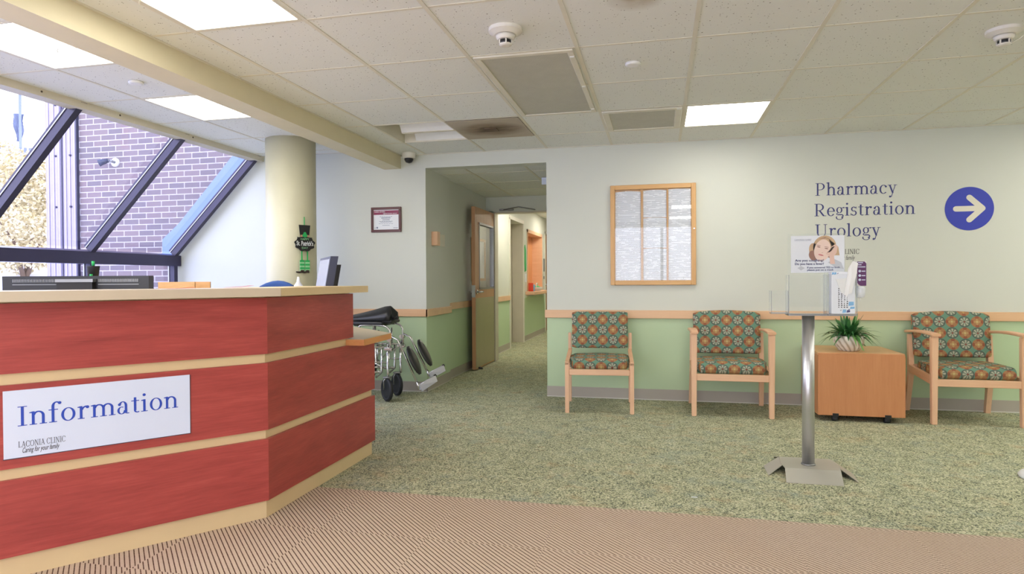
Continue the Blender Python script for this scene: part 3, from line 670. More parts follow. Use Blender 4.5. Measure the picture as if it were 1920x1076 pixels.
bm = B(); tube(bm, [(-6.12, 6.13, 2.50), (-6.165, 6.10, 2.48), (-6.20, 6.08, 2.465)], [0.022, 0.032, 0.04], 18); obj('lamp_head', bm, M['slate'], fl)

def zbank(x, y):
    d = math.hypot(x, y); return max(0.0, min(1.9, (d - 8.0) * 0.155)) if d > 8 else 0.0
bm = B(); NX, NY = 36, 30; g = []
for i in range(NX + 1):
    row = []
    for j in range(NY + 1):
        x = -5.3 - 34 * (i / NX) ** 1.3; y = -8 + 40 * j / NY
        row.append(bm.verts.new((x, y, zbank(x, y) - 0.03 + 0.05 * math.sin(x * 1.7 + y * 0.9) * (1 if x < -7 else 0))))
    g.append(row)
for i in range(NX):
    for j in range(NY): f = bm.faces.new((g[i][j], g[i + 1][j], g[i + 1][j + 1], g[i][j + 1])); f.smooth = True
struct('ground', bm, M['snow'])

def bush(c, rx, rz, n, seed, label, s0=0.07):
    rnd = random.Random(seed); t = thing('bush', label, 'bush', (c[0], c[1], zbank(c[0], c[1])), group='dry bushes on the snowy bank')
    bm = B()
    for _ in range(n):
        while True:
            p = Vector((rnd.uniform(-1, 1), rnd.uniform(-1, 1), rnd.uniform(-1, 1)))
            if 0.35 < p.length < 1.0: break
        p = Vector((p.x * rx, p.y * rx, p.z * rz)) * (1 + 0.12 * math.sin(5 * p.x + 3 * p.z)) + Vector(c)
        a = Vector((rnd.gauss(0, 1), rnd.gauss(0, 1), rnd.gauss(0, 1))).normalized(); b = a.orthogonal().normalized(); s = s0 * rnd.uniform(0.6, 1.4)
        bm.faces.new([bm.verts.new(p + q) for q in (-a * s, b * s * .5, a * s, -b * s * .5)])
    obj('foliage', bm, M['shrub'], t)
    bm = B(); z0 = zbank(c[0], c[1]) - 0.1
    for k in range(6):
        a = rnd.uniform(0, 2 * PI); tube(bm, [(c[0], c[1], z0), (c[0] + .3 * rx * math.cos(a), c[1] + .3 * rx * math.sin(a), c[2]), (c[0] + .7 * rx * math.cos(a), c[1] + .7 * rx * math.sin(a), c[2] + .6 * rz)], [0.05, 0.03, 0.01], 6)
    obj('stem', bm, M['bark'], t)
bush((-14.2, 12.2, 2.75), 1.5, 1.3, 12000, 1, 'pale dry bush left of the metal corner panel outside', 0.05)
bush((-17.9, 13.1, 3.0), 1.6, 1.5, 12000, 2, 'tall pale dry bush at the left edge of the window', 0.055)
bush((-19.6, 15.6, 3.9), 1.5, 1.6, 7000, 3, 'rear pale bush rising below the flagpole outside', 0.055)
bush((-12.2, 10.2, 1.9), 0.8, 0.6, 4000, 4, 'low dry bush on the snow in front of the others', 0.04)
fp = thing('flagpole', 'thin grey flagpole with a drooping flag far outside', 'flagpole', (-23.25, 19.36, 1.8))
bm = B(); cyl(bm, (-23.25, 19.36, 1.8), (-23.25, 19.36, 8.6), 0.05, 10); obj('pole', bm, M['post'], fp)
bm = B(); vs = []
for i in range(9):
    z = 7.4 - 0.13 * i; q = 0.25 - 0.015 * i
    vs.append([bm.verts.new((-23.25 + dx * q * 0.8 - 0.02, 19.36 + dx * q * 0.5 + 0.04 * math.sin(i + dx * 5), z)) for dx in (-1, -.6, -.2, .2, .6)])
for a, b in zip(vs, vs[1:]):
    for k in range(4): bm.faces.new((a[k], a[k + 1], b[k + 1], b[k]))
bmesh.ops.solidify(bm, geom=bm.faces[:], thickness=0.02); obj('flag', bm, M['post'], fp)
sf = thing('slatted_fence', 'pale slatted screen fence far outside behind the bushes', 'fence', (-21.5, 17.7, 1.8))
for k in range(8):
    bm = B(); x = -21.95 + 0.11 * k; y = 17.35 + 0.09 * k; box(bm, (x - .035, y - .03, 1.8), (x + .035, y + .03, 5.75)); obj('slat', bm, M['post'], sf)
for z in (2.6, 4.6): bm = B(); tube(bm, [(-22.0, 17.33, z), (-21.1, 18.05, z)], 0.04, 6); obj('fence_rail', bm, M['post'], sf)
# ------------------------------------------------------------------ corridor beyond the opening
HC = 2.24; YD = 8.50
bm = B(); wall_panel(bm, (-2.42, 6.79), (-2.312, YD + 0.15), z1=HC + 0.2); wall_panel(bm, (-2.42, YD), (-2.205, YD + 0.15), z1=2.05); box(bm, (-2.42, YD, 2.035), (-0.85, YD + 0.15, HC + 0.2), 0)
struct('wall_vestibule', bm, [M['wall'], M['green']])
bm = B(); wall_panel(bm, (-0.95, YW + 0.15), (-0.85, 15.0), z1=2.6); struct('wall_corridor_right', bm, [M['wall'], M['green']])
bm = B()
XC = -2.37
wall_panel(bm, (XC - 0.2, YD + 0.15), (XC, 10.18), z1=2.6); box(bm, (XC - 0.2, 10.18, 2.12), (XC, 11.2, 2.6), 0)
wall_panel(bm, (XC - 0.2, 11.2), (XC, 11.58), z1=2.6); wall_panel(bm, (XC - 0.2, 11.58), (XC, 13.1), z1=0.82, split=0.80); box(bm, (XC - 0.2, 11.58, 2.0), (XC, 13.1, 2.6), 0)
wall_panel(bm, (XC - 0.2, 13.1), (XC, 13.45), z1=2.6); box(bm, (XC - 0.2, 13.45, 2.1), (XC, 14.4, 2.6), 0); wall_panel(bm, (XC - 0.2, 14.4), (XC, 15.0), z1=2.6)
struct('wall_corridor_left', bm, [M['wall'], M['green']])
bm = B(); wall_panel(bm, (-4.0, 15.0), (-0.6, 15.15), z1=2.6); struct('wall_end', bm, [M['wall'], M['green']])
bm = B(); box(bm, (-2.42, YW + 0.15, HC), (-0.9, YD, HC + 0.03)); box(bm, (-2.6, YD + 0.15, 2.40), (-0.9, 15, 2.43)); struct('ceiling_corridor', bm, M['tile'])
bm = B()
for x in (-1.92, -1.30): box(bm, (x - .012, YW + .15, HC - .003), (x + .012, YD, HC))
for y in (6.55, 7.2, 7.85): box(bm, (-2.31, y - .01, HC - .002), (-0.9, y + .01, HC))
for y in range(9, 15): box(bm, (XC, y - .01, 2.398), (-0.95, y + .01, 2.40))
struct('trim_4', bm, M['tbar'])
bm = B(); box(bm, (-2.312, 6.80, RZ0 + .03), (-2.295, YD, RZ1 + .03)); box(bm, (XC, YD + .15, RZ0 + .03), (XC + .02, 10.12, RZ1 + .03)); struct('trim_5', bm, M['railw'])
bm = B()
for a, b in (((-2.312, 6.80), (-2.306, YD)), ((XC, YD + .15), (XC + .006, 10.12)), ((XC, 11.26), (XC + .006, 13.40))):
    box(bm, (a[0], a[1], 0.008), (b[0], b[1], 0.10), 0); box(bm, (a[0], a[1], 0), (b[0] + .006, b[1], 0.008), 1)
struct('baseboard_corridor', bm, [M['base'], M['basecap']])
bm = B(); box(bm, (-2.205, YD - .01, 0), (-2.185, YD + .16, 2.035)); box(bm, (-2.2, YD - .01, 2.02), (-0.95, YD + .16, 2.036)); struct('door_frame', bm, M['jamb'])
# doorway in corridor
d2 = thing('door_2', 'doorway', None, (XC, 10.7, 0)); d2['kind'] = 'structure'; del d2['label']
bm = B()
for y in (10.12, 11.2): box(bm, (XC - .2, y, 0), (XC + .012, y + .06, 2.12))
box(bm, (XC - .2, 10.12, 2.10), (XC + .012, 11.26, 2.16)); obj('door_frame', bm, M['trimw'], d2)['kind'] = 'structure'
bm = B(); box(bm, (XC - .195, 11.19, 0), (XC - .0, 11.2, 2.1)); box(bm, (-2.62, 10.0, 0), (-2.57, 11.3, 2.2)); obj('reveal', bm, M['jamb'], d2)['kind'] = 'structure'
d3 = thing('door_3', 'doorway', None, (XC, 13.9, 0)); d3['kind'] = 'structure'; del d3['label']
bm = B()
for y in (13.42, 14.38): box(bm, (XC - .2, y, 0), (XC + .012, y + .05, 2.12))
box(bm, (XC - .2, 13.42, 2.08), (XC + .012, 14.43, 2.13)); obj('door_frame', bm, M['trimw'], d3)['kind'] = 'structure'
bm = B(); box(bm, (XC - .08, 13.47, 0.005), (XC - .04, 14.38, 2.08)); obj('door_leaf', bm, M['doorw'], d3)['kind'] = 'structure'
bm = B(); cyl(bm, (XC - .04, 13.55, 1.0), (XC + .02, 13.55, 1.0), .015, 10); cyl(bm, (XC + .015, 13.55, 1.0), (XC + .015, 13.66, 1.0), .01, 10); obj('handle', bm, M['chrome'], d3)['kind'] = 'structure'
# reception window with shelf in the corridor
w2 = thing('window_2', 'hatch', None, (XC, 12.3, 0.8)); w2['kind'] = 'structure'; del w2['label']
bm = B()
for y in (11.55, 13.05): box(bm, (XC - .2, y, 0.82), (XC + .01, y + .06, 2.04), 0)
box(bm, (XC - .2, 11.55, 1.98), (XC + .01, 13.11, 2.04), 0); obj('window_frame', bm, M['maple'], w2)['kind'] = 'structure'
bm = B(); box(bm, (XC - .23, 11.4, 0.7), (XC - .2, 13.2, 2.1)); obj('shutter', bm, M['cab'], w2)['kind'] = 'structure'
bm = B(); box(bm, (XC - .2, 11.40, 0.835), (XC + .17, 13.2, 0.895), 0, 0.008, 2); tag(obj('shelf', bm, M['maple']), 'maple counter shelf under the hatch in the corridor', 'shelf')
bm = B(); box(bm, (XC + .02, 11.66, 0.895), (XC + .10, 11.80, 1.02), 0, .004, 1); box(bm, (XC + .02, 11.58, 0.895), (XC + .10, 11.655, 1.05), 1, .004, 1)
tag(obj('pamphlet_box', bm, [M['sky'], M['red']]), 'small red and blue pamphlet box on the corridor shelf', 'box')
t = thing('basket', 'white round basket with green filling on the corridor shelf', 'basket', (XC + .07, 12.15, 0.895))
bm = B(); lathe(bm, (XC + .07, 12.15, 0), [(0.075, .895), (0.10, .93), (0.105, .97), (0.095, .97), (0.09, .935), (0.06, .91)], 28); obj('bowl', bm, M['white'], t)
bm = B(); tube(bm, [(XC + .07, 12.15 - .1 * math.cos(a), .96 + .085 * math.sin(a)) for a in [PI * k / 12 for k in range(13)]], .008, 8); obj('handle', bm, M['white'], t)
bm = B(); bmesh.ops.create_icosphere(bm, subdivisions=2, radius=.075, matrix=Matrix.Translation((XC + .07, 12.15, .955)) @ Matrix.Diagonal((1, 1, .5, 1))); obj('filling', bm, M['grn'], t)
bm = B(); fr = ((XC + .004, 11.42, 1.30), (0, -1, 0), (0, 0, 1), (1, 0, 0))
poly2(bm, fr, [(-.02, -.02), (.10, -.05), (.14, .20), (.13, .38), (.08, .44), (.0, .36)], .008); tag(obj('wall_decoration', bm, M['grn']), 'green paper shamrock decoration hanging beside the corridor doorway', 'decoration')
bm = B(); box(bm, (XC, 11.34, 1.07), (XC + .006, 11.48, 1.22)); tag(obj('notice', bm, M['paperw']), 'white paper notice below the green decoration in the corridor', 'notice')
bm = B(); box(bm, (XC, 13.25, 1.28), (XC + .02, 13.33, 1.55)); box(bm, (XC, 13.25, 1.12), (XC + .02, 13.30, 1.18)); tag(obj('door_sign', bm, M['gunmetal']), 'small grey plate on the wall beside the far corridor doorway', 'sign')
for y in (9.6, 12.6):
    t = thing('ceiling_light', 'lit panel in the corridor ceiling ' + ('just past the door header' if y < 10 else 'near the hatch'), 'light', (-1.65, y, 2.39), group='corridor ceiling lights')
    bm = B(); box(bm, (-1.97, y - .32, 2.394), (-1.33, y + .32, 2.40)); obj('housing', bm, M['tbar'], t)
    bm = B(); box(bm, (-1.95, y - .3, 2.390), (-1.35, y + .3, 2.394)); obj('diffuser', bm, M['lenshall'], t)
t = thing('hanging_sign', 'white sign edge hanging below the vestibule ceiling', 'sign', (-1.12, 7.0, 2.19))
bm = B(); box(bm, (-1.262, 6.98, 2.16), (-0.98, 7.01, 2.236)); obj('panel', bm, M['pale'], t)

# open door leaf in the vestibule
dr = thing('door_1', 'open maple door', None, (-2.22, 8.05, 0.005)); dr['kind'] = 'structure'; del dr['label']
XD0, XD1, YD0, YD1 = -2.245, -2.20, 7.57, 8.49
bm = B(); z1 = 2.015
for a, b in (((YD0, .89), (7.76, z1)), ((8.46, .89), (YD1, z1)), ((7.76, .89), (8.46, 1.01)), ((7.76, 1.82), (8.46, z1)), ((YD0, .012), (YD1, .89))): box(bm, (XD0, a[0], a[1]), (XD1, b[0], b[1]))
obj('door_leaf', bm, M['doorw'], dr)['kind'] = 'structure'
bm = B()
for a, b in (((7.745, .995), (8.475, 1.02)), ((7.745, 1.81), (8.475, 1.835)), ((7.745, 1.0), (7.77, 1.83)), ((8.45, 1.0), (8.475, 1.83))): box(bm, (XD0 - .005, a[0], a[1]), (XD1 + .006, b[0], b[1]))
obj('glazing_frame', bm, M['gunmetal'], dr)['kind'] = 'structure'
bm = B(); box(bm, (-2.225, 7.765, 1.015), (-2.220, 8.455, 1.815)); obj('glass_pane', bm, M['cover'], dr)['kind'] = 'structure'
bm = B(); box(bm, (XD1, YD0 + .012, .03), (XD1 + .003, YD1 - .01, .89)); obj('kick_plate', bm, M['kick'], dr)['kind'] = 'structure'
hd = B(); cyl(hd, (XD1, 7.63, .965), (XD1 + .012, 7.63, .965), .028); cyl(hd, (XD1, 7.63, .965), (XD1 + .06, 7.63, .965), .011); cyl(hd, (XD1 + .05, 7.625, .965), (XD1 + .05, 7.75, .965), .011)
cyl(hd, (XD0, 7.63, .965), (XD0 - .05, 7.63, .965), .011); cyl(hd, (XD0 - .045, 7.625, .965), (XD0 - .045, 7.74, .965), .011); box(hd, (XD0, YD0 - .003, .90), (XD1, YD0 + .002, 1.05)); obj('handle', hd, M['chrome'], dr)['kind'] = 'structure'
bm = B(); prism(bm, [(XD1 + .003, 7.68, .012), (XD1 + .003, 7.74, .012), (XD1 + .05, 7.71, 0.001), ], (0, 0, .02)); tag(obj('door_wedge', bm, M['black']), 'small black wedge under the open door', 'door stop')
bm = B(); box(bm, (-2.12, YD - .03, 2.05), (-1.92, YD, 2.075), 0, .006, 1); tube(bm, [(-2.05, YD - .04, 2.06), (-1.83, YD - .12, 2.085), (-1.62, YD - .03, 2.05)], .008, 8); tag(obj('door_closer', bm, M['gunmetal']), 'grey metal door closer arm on the header above the open door', 'door closer')
t = thing('reflected_notice', 'maple-framed notice added behind the door glass as its reflection', 'notice frame', (-2.30, 8.1, 1.08))  # added to stand in for a board reflected in the door glass
bm = B()
for a, b in (((7.78, 1.10), (8.40, 1.135)), ((7.78, 1.62), (8.40, 1.655)), ((7.78, 1.10), (7.815, 1.655)), ((8.365, 1.10), (8.40, 1.655))): box(bm, (-2.312, a[0], a[1]), (-2.29, b[0], b[1]))
obj('frame', bm, M['oak'], t)
bm = B(); box(bm, (-2.311, 7.8, 1.12), (-2.304, 8.38, 1.64)); obj('paper', bm, M['paperw'], t)
bm = B(); box(bm, (-2.304, 7.83, 1.2), (-2.302, 7.95, 1.6)); box(bm, (-2.304, 8.0, 1.2), (-2.302, 8.12, 1.35)); obj('photo', bm, M['post'], t)

# ------------------------------------------------------------------ things on the walls
WB = lambda x, z: ((x, YW, z), (1, 0, 0), (0, 0, 1), (0, -1, 0))   # frame on the back wall
fr = WB(0, 0)
for txt, x0, x1, z in (('Pharmacy', 1.325, 1.966, 1.832), ('Registration', 1.317, 2.105, 1.653), ('Urology', 1.323, 1.840, 1.474)):
    bm = serif(txt, fr, x1 - x0, 0.108, x0, z, 0.0015)
    tag(obj('wall_lettering', bm, M['navy']), 'dark blue wall lettering that reads ' + txt, 'lettering', None)
bm = serif('LACONIA CLINIC', fr, 0.352, 0.042, 1.321, 1.322, 0.0015); tag(obj('wall_lettering', bm, M['ink']), 'small grey clinic name in capitals on the wall, half hidden by the poster', 'lettering')
bm = sans('Caring for your family', fr, 0.27, 0.04, 1.37, 1.272, shear=0.35); tag(obj('wall_lettering', bm, M['ink']), 'small grey slanted motto below the clinic name on the wall', 'lettering')
t = thing('arrow_sign', 'round blue sign with a cream arrow pointing right on the wall', 'sign', (2.506, YW, 1.51))
bm = B(); disc(bm, (2.506, YW, 1.685), 0.18, (0, -1, 0), 0.004, 64); obj('disc', bm, M['blue'], t)
def capsule(bm, fr, a, b, w, d=.0015, lift=0.0):
    a, b = Vector((a[0], a[1])), Vector((b[0], b[1])); dr_ = (b - a).normalized(); n = Vector((-dr_.y, dr_.x)); ang = math.atan2(n.y, n.x); pts = []
    for k in range(9): pts.append((a.x + w * math.cos(ang + PI * k / 8), a.y + w * math.sin(ang + PI * k / 8)))
    for k in range(9): pts.append((b.x + w * math.cos(ang + PI + PI * k / 8), b.y + w * math.sin(ang + PI + PI * k / 8)))
    poly2(bm, fr, pts, d, 0, lift)
bm = B(); f2 = ((2.506, YW - .004, 1.685), (1, 0, 0), (0, 0, 1), (0, -1, 0))
capsule(bm, f2, (-.098, 0), (.085, 0), .0225, .0015); capsule(bm, f2, (0.0, .092), (.095, 0), .0225, .0018); capsule(bm, f2, (0.0, -.092), (.095, 0), .0225, .0021)
obj('arrow', bm, M['card'], t)

# notice board
nb = thing('notice_board', 'oak-framed glazed notice board with three columns of printed pages', 'notice board', (-0.06, YW, 1.06))
X0, X1, Z0, Z1 = -0.445, 0.322, 1.06, 1.982
bm = B(); w = 0.042; y = YW - 0.035
box(bm, (X0, y, Z0), (X0 + w, YW, Z1), 0, .004, 1); box(bm, (X1 - w, y, Z0), (X1, YW, Z1), 0, .004, 1)
box(bm, (X0 + w, y, Z0), (X1 - w, YW, Z0 + w), 1, .004, 1); box(bm, (X0 + w, y, Z1 - w), (X1 - w, YW, Z1), 1, .004, 1)
obj('frame', bm, [M['oak'], M['oakX']], nb)
bm = B(); box(bm, (X0 + w, YW - .01, Z0 + w), (X1 - w, YW - .001, Z1 - w)); obj('backing', bm, M['oak'], nb)
def page(x0, x1, z0, z1, wav=0.0, sd=0):
    bm = B(); n = 14
    for k in range(n):
        a, b = x0 + (x1 - x0) * k / n, x0 + (x1 - x0) * (k + 1) / n
        fy = lambda x: YW - .013 - .006 * math.sin(PI * (x - x0) / (x1 - x0))
        za, zb = [z1 + wav * math.sin(PI * (x - x0) / (x1 - x0)) for x in (a, b)]
        bm.faces.new([bm.verts.new(p) for p in ((a, fy(a), z0), (b, fy(b), z0), (b, fy(b), zb), (a, fy(a), za))])
    bmesh.ops.remove_doubles(bm, verts=bm.verts[:], dist=1e-5); bmesh.ops.solidify(bm, geom=bm.faces[:], thickness=.0006)
    return obj('page', bm, M['paper'], nb)
zi0, zi1 = Z0 + w + .002, Z1 - w - .004
page(X0 + w + .004, -0.168, zi0, zi1 - .016, .008)
page(-0.146, 0.062, 1.68, zi1 - .010, .006); page(-0.146, 0.062, 1.40, 1.672, .006); page(-0.146, 0.062, zi0, 1.392, .006)
page(0.080, X1 - w - .004, zi0, zi1 - .004, .002)
bm = B(); box(bm, (-0.164, YW - .03, Z0 + w), (-0.150, YW - .006, Z1 - w)); obj('divider', bm, M['oak'], nb)
bm = B(); box(bm, (0.066, YW - .03, Z0 + w), (0.076, YW - .006, Z1 - w)); obj('divider', bm, M['oak'], nb)
bm = B(); box(bm, (X0 + w - .003, YW - .0325, Z0 + w - .003), (X1 - w + .003, YW - .0305, Z1 - w + .003)); obj('glass_pane', bm, M['cover'], nb)
bm = B(); cyl(bm, (0.305, y, 1.57), (0.305, y - .006, 1.57), .006, 12); obj('lock', bm, M['chrome'], nb)

# certificate
ct = thing('certificate', 'small certificate in a dark red wooden frame on the wall by the opening', 'certificate', (-2.69, YW, 1.60))
X0, X1, Z0, Z1 = -2.852, -2.527, 1.603, 1.855; w = .026
bm = B()
for a, b in (((X0, Z0), (X1, Z0 + w)), ((X0, Z1 - w), (X1, Z1)), ((X0, Z0 + w), (X0 + w, Z1 - w)), ((X1 - w, Z0 + w), (X1, Z1 - w))): box(bm, (a[0], YW - .02, a[1]), (b[0], YW, b[1]), 0, .003, 1)
obj('frame', bm, M['mahog'], ct)
bm = B(); box(bm, (X0 + w, YW - .012, Z0 + w), (X1 - w, YW - .002, Z1 - w)); obj('paper', bm, M['paperw'], ct)
fc = ((X0 + w, YW - .012, Z0 + w), (1, 0, 0), (0, 0, 1), (0, -1, 0)); pw, ph = X1 - X0 - 2 * w, Z1 - Z0 - 2 * w
bm = B(); quad(bm, fc, .002, ph - .05, pw - .002, ph - .008, .0008); obj('header_band', bm, M['maroon'], ct)
bm = sans('make strides', fc, .115, .016, .01, ph - .026, bold=.01, thick=.0014); sans('against breast cancer', fc, .15, .012, .105, ph - .043, bold=.01, thick=.0014, into=bm); obj('header_text', bm, M['paperw'], ct)
bm = B()
for zz, l, h in ((.128, .14, .004), (.112, .10, .009), (.094, .08, .008), (.080, .15, .004), (.074, .12, .004), (.058, .16, .003), (.04, .08, .004)): 
    for q in range(6): quad(bm, fc, pw / 2 - l / 2 + q * l / 6, zz, pw / 2 - l / 2 + q * l / 6 + l / 7.5, zz + h)
quad(bm, fc, .03, .012, .048, .028); quad(bm, fc, .012, .014, .02, .022); quad(bm, fc, pw - .06, .014, pw - .01, .018); obj('print', bm, M['post'], ct)
# wood block thermostat guard on the pillar return
wb = thing('wooden_wall_box', 'small maple wood box fixed on the side of the opening', 'wall box', (-2.24, 6.3, 1.46))
bm = B(); box(bm, (-2.27, 6.22, 1.47), (-2.205, 6.30, 1.612), 0, .003, 1); obj('box', bm, M['mapleZ'], wb)
bm = B(); box(bm, (-2.27, 6.30, 1.475), (-2.262, 6.62, 1.60)); obj('back_plate', bm, M['card'], wb)

# St Patrick's sign on the column
ang = math.radians(-30); rad = Vector((math.cos(ang), math.sin(ang), 0)); tan = Vector((-math.sin(ang), math.cos(ang), 0))
o0 = Vector((-3.365, 5.421, 0)) + rad * 0.236
fs = (o0, tan, (0, 0, 1), rad)
hs = thing('holiday_sign', 'black and green hanging St Patrick sign with a hat and striped legs on the column', 'decoration', (o0.x, o0.y, 1.19))
bm = B(); tube(bm, [o0 + Vector((0, 0, 1.60)), o0 + Vector((0, 0, 1.70))], .004, 6); obj('string', bm, M['grn'], hs)
bm = B(); poly2(bm, fs, [(-.043, 1.515), (.043, 1.515), (.056, 1.625), (-.056, 1.625)], .006); poly2(bm, fs, [(-.075, 1.515), (-.04, 1.502), (.04, 1.502), (.075, 1.515), (.06, 1.49), (.0, 1.484), (-.06, 1.49)], .007); obj('hat', bm, M['hat'], hs)
bm = B(); quad(bm, fs, -.043, 1.516, .043, 1.535, .001, 0, .006); obj('hat_band', bm, M['gold'], hs)
bm = B()
for a in (90, 210, 330): poly2(bm, fs, ell(.012 * math.cos(math.radians(a)), 1.535 + .012 * math.sin(math.radians(a)), .014, .014, 12), .003, 0, .007)
poly2(bm, fs, [(-.003, 1.505), (.003, 1.505), (.002, 1.53), (-.002, 1.53)], .003, 0, .007); obj('shamrock', bm, M['grn'], hs)
bm = B()
for s in (-1, 1):
    quad(bm, fs, s * .028 - .007, 1.46, s * .028 + .007, 1.51, .002); quad(bm, fs, s * .028 - .006, 1.29, s * .028 + .006, 1.41, .002)
obj('ribbon', bm, M['grn'], hs)
bm = B(); pts = []
for k in range(48):
    a = 2 * PI * k / 48; q = 1 + .07 * math.sin(a * 9); pts.append((.098 * q * math.cos(a), 1.455 + .068 * q * math.sin(a)))
poly2(bm, fs, pts, .007, 0, .002); obj('plaque', bm, M['hat'], hs)
bm = sans('St. Patrick\'s', (o0 + rad * .009, tan, (0, 0, 1), rad), .165, .042, 0, 1.438, bold=.02, align='C'); obj('lettering', bm, M['paperw'], hs)
bm = sans('HAPPY', (o0 + rad * .009, tan, (0, 0, 1), rad), .085, .018, 0, 1.488, align='C'); obj('lettering', bm, M['grnl'], hs)
bm = sans('DAY', (o0 + rad * .009, tan, (0, 0, 1), rad), .06, .018, 0, 1.408, align='C'); obj('lettering', bm, M['grnl'], hs)
for s in (-1, 1):
    bm = B()
    for k in range(6): poly2(bm, fs, [(s * .026 - .022, 1.305 - .0165 * k), (s * .026 + .022, 1.305 - .0165 * k), (s * .026 + .022, 1.2885 - .0165 * k), (s * .026 - .022, 1.2885 - .0165 * k)], .006, k % 2)
    obj('leg', bm, [M['grn'], M['grnl']], hs)
    bm = B(); poly2(bm, fs, [(s * .026 - .016, 1.215), (s * .026 + .016, 1.215), (s * .026 + .016, 1.187), (s * .026 + .0, 1.190), (s * .026 - .035, 1.185), (s * .026 - .06, 1.192), (s * .026 - .062, 1.203), (s * .026 - .02, 1.202)], .007); obj('boot', bm, M['brown'], hs)

# ------------------------------------------------------------------ reception desk
P0 = Vector((-1.812, 2.684, 0)); LA = Vector((-.606, -.796, 0)).normalized(); LN = Vector((.796, -.606, 0)).normalized()
angL = math.atan2(-LA.y, -LA.x)
dk = thing('reception_desk', 'red cherry reception desk with cream bands at the left', 'reception desk', (-1.9, 2.8, 0))
LEN = 2.5; XF = -1.812; YE = 3.837; YT = 3.545
def cor(t):      # mitred corner of the two faces pushed out by t
    x = XF + t; d = ((t) - LN.x * (x - P0.x)) / LN.y; return Vector((x, P0.y + d, 0))
def left_prism(bm, t0, t1, z0, z1, mi=0):
    a, b = cor(t1), cor(t0); c = P0 + LA * LEN
    zprism(bm, [(a.x, a.y), (b.x, b.y), tuple((c + LN * t0).xy), tuple((c + LN * t1).xy)], z0, z1, mi)
def right_prism(bm, t0, t1, y1, z0, z1, mi=0):
    a, b = cor(t1), cor(t0); zprism(bm, [(a.x, a.y), (b.x, b.y), (XF + t0, y1), (XF + t1, y1)], z0, z1, mi)
bm = B(); left_prism(bm, -.14, 0, 0, 1.048); right_prism(bm, -.14, 0, YE - .012, 0, .733); right_prism(bm, -.14, 0, YT - .01, .733, 1.048); obj('body', bm, M['cream'], dk)
for z0, z1 in ((.088, .377), (.420, .734), (.777, 1.040)):
    bm = B(); left_prism(bm, 0.0005, .018, z0, z1); obj('front_panel', bm, M['cherryX'], dk, angL)
    bm = B(); right_prism(bm, 0.0005, .018, YE if z0 < .7 else YT, z0, z1); obj('side_panel', bm, M['cherryY'], dk)
OV = .112
def top_poly(t0, t1): 
    a, b = cor(t1), cor(t0); c = P0 + LA * LEN
    return a, b, c + LN * t0, c + LN * t1
a, b, c0, c1 = top_poly(-.30, OV)
bm = B(); zprism(bm, [tuple(a.xy), tuple(b.xy), tuple(c0.xy), tuple(c1.xy)], 1.048, 1.086); obj('countertop', bm, M['creamtop'], dk, angL)
bm = B(); zprism(bm, [(a.x, a.y + .002), (b.x, b.y + .002), (XF - .30, YT + .01), (XF + OV, YT + .01)], 1.048, 1.086); obj('countertop', bm, M['cream'], dk)
bm = B(); zprism(bm, [(-1.811, 3.485), (-1.70, 3.495), (-1.726, 3.951), (-2.30, 4.50), (-2.75, 4.50), (-2.75, 3.40), (-1.96, 3.40), (-1.96, 3.485)], .733, .768); zprism(bm, [(-1.811, 3.487), (-1.702, 3.497), (-1.728, 3.949), (-2.301, 4.498), (-2.748, 4.498), (-2.748, 3.402), (-1.962, 3.402), (-1.962, 3.487)], .768, .771, 1)
obj('side_ledge', bm, [M['edge'], M['ledgetop']], dk)
bm = B(); q0 = P0 - LN * .15; q1 = q0 + LA * LEN; q2 = q1 - LN * .7; zprism(bm, [tuple(q0.xy), tuple(q1.xy), tuple(q2.xy), (-2.75, 3.40), (-1.96, 3.40)], .70, .735); obj('work_surface', bm, M['ledgetop'], dk)
bm = B(); box(bm, (-2.72, 4.38, 0), (-2.66, 4.46, .733)); obj('leg', bm, M['cream'], dk)
bm = B(); box(bm, (-1.98, 3.78, 0), (-1.93, 3.825, .733)); obj('leg', bm, M['cream'], dk)
# information sign on the front
sg = thing('information_sign', 'white rectangular sign with large blue lettering on the desk front', 'sign', tuple(P0 + LA * .65 + LN * .018 + Vector((0, 0, .46))))
fo = cor(.0185); fo = P0 + LN * .0185; fi = (fo + LA * .969, -LA, (0, 0, 1), LN)
bm = B(); quad(bm, fi, 0, .459, .638, .713, .004); obj('panel', bm, M['pale'], sg)
bm = B(); quad(bm, fi, -.002, .456, .640, .4595, .003); quad(bm, fi, .638, .456, .6405, .713, .003); obj('edge', bm, M['slate'], sg)
fi2 = (fo + LA * .969 + LN * .004, -LA, (0, 0, 1), LN)
bm = serif('Information', fi2, .548, .074, .043, .577, .0008); obj('lettering', bm, M['bright'], sg)
bm = serif('LACONIA CLINIC', fi2, .146, .022, .044, .497, .0008); obj('lettering', bm, M['ink'], sg)
bm = sans('Caring for your family', fi2, .115, .02, .056, .475, shear=.35, thick=.0008); obj('lettering', bm, M['ink'], sg)

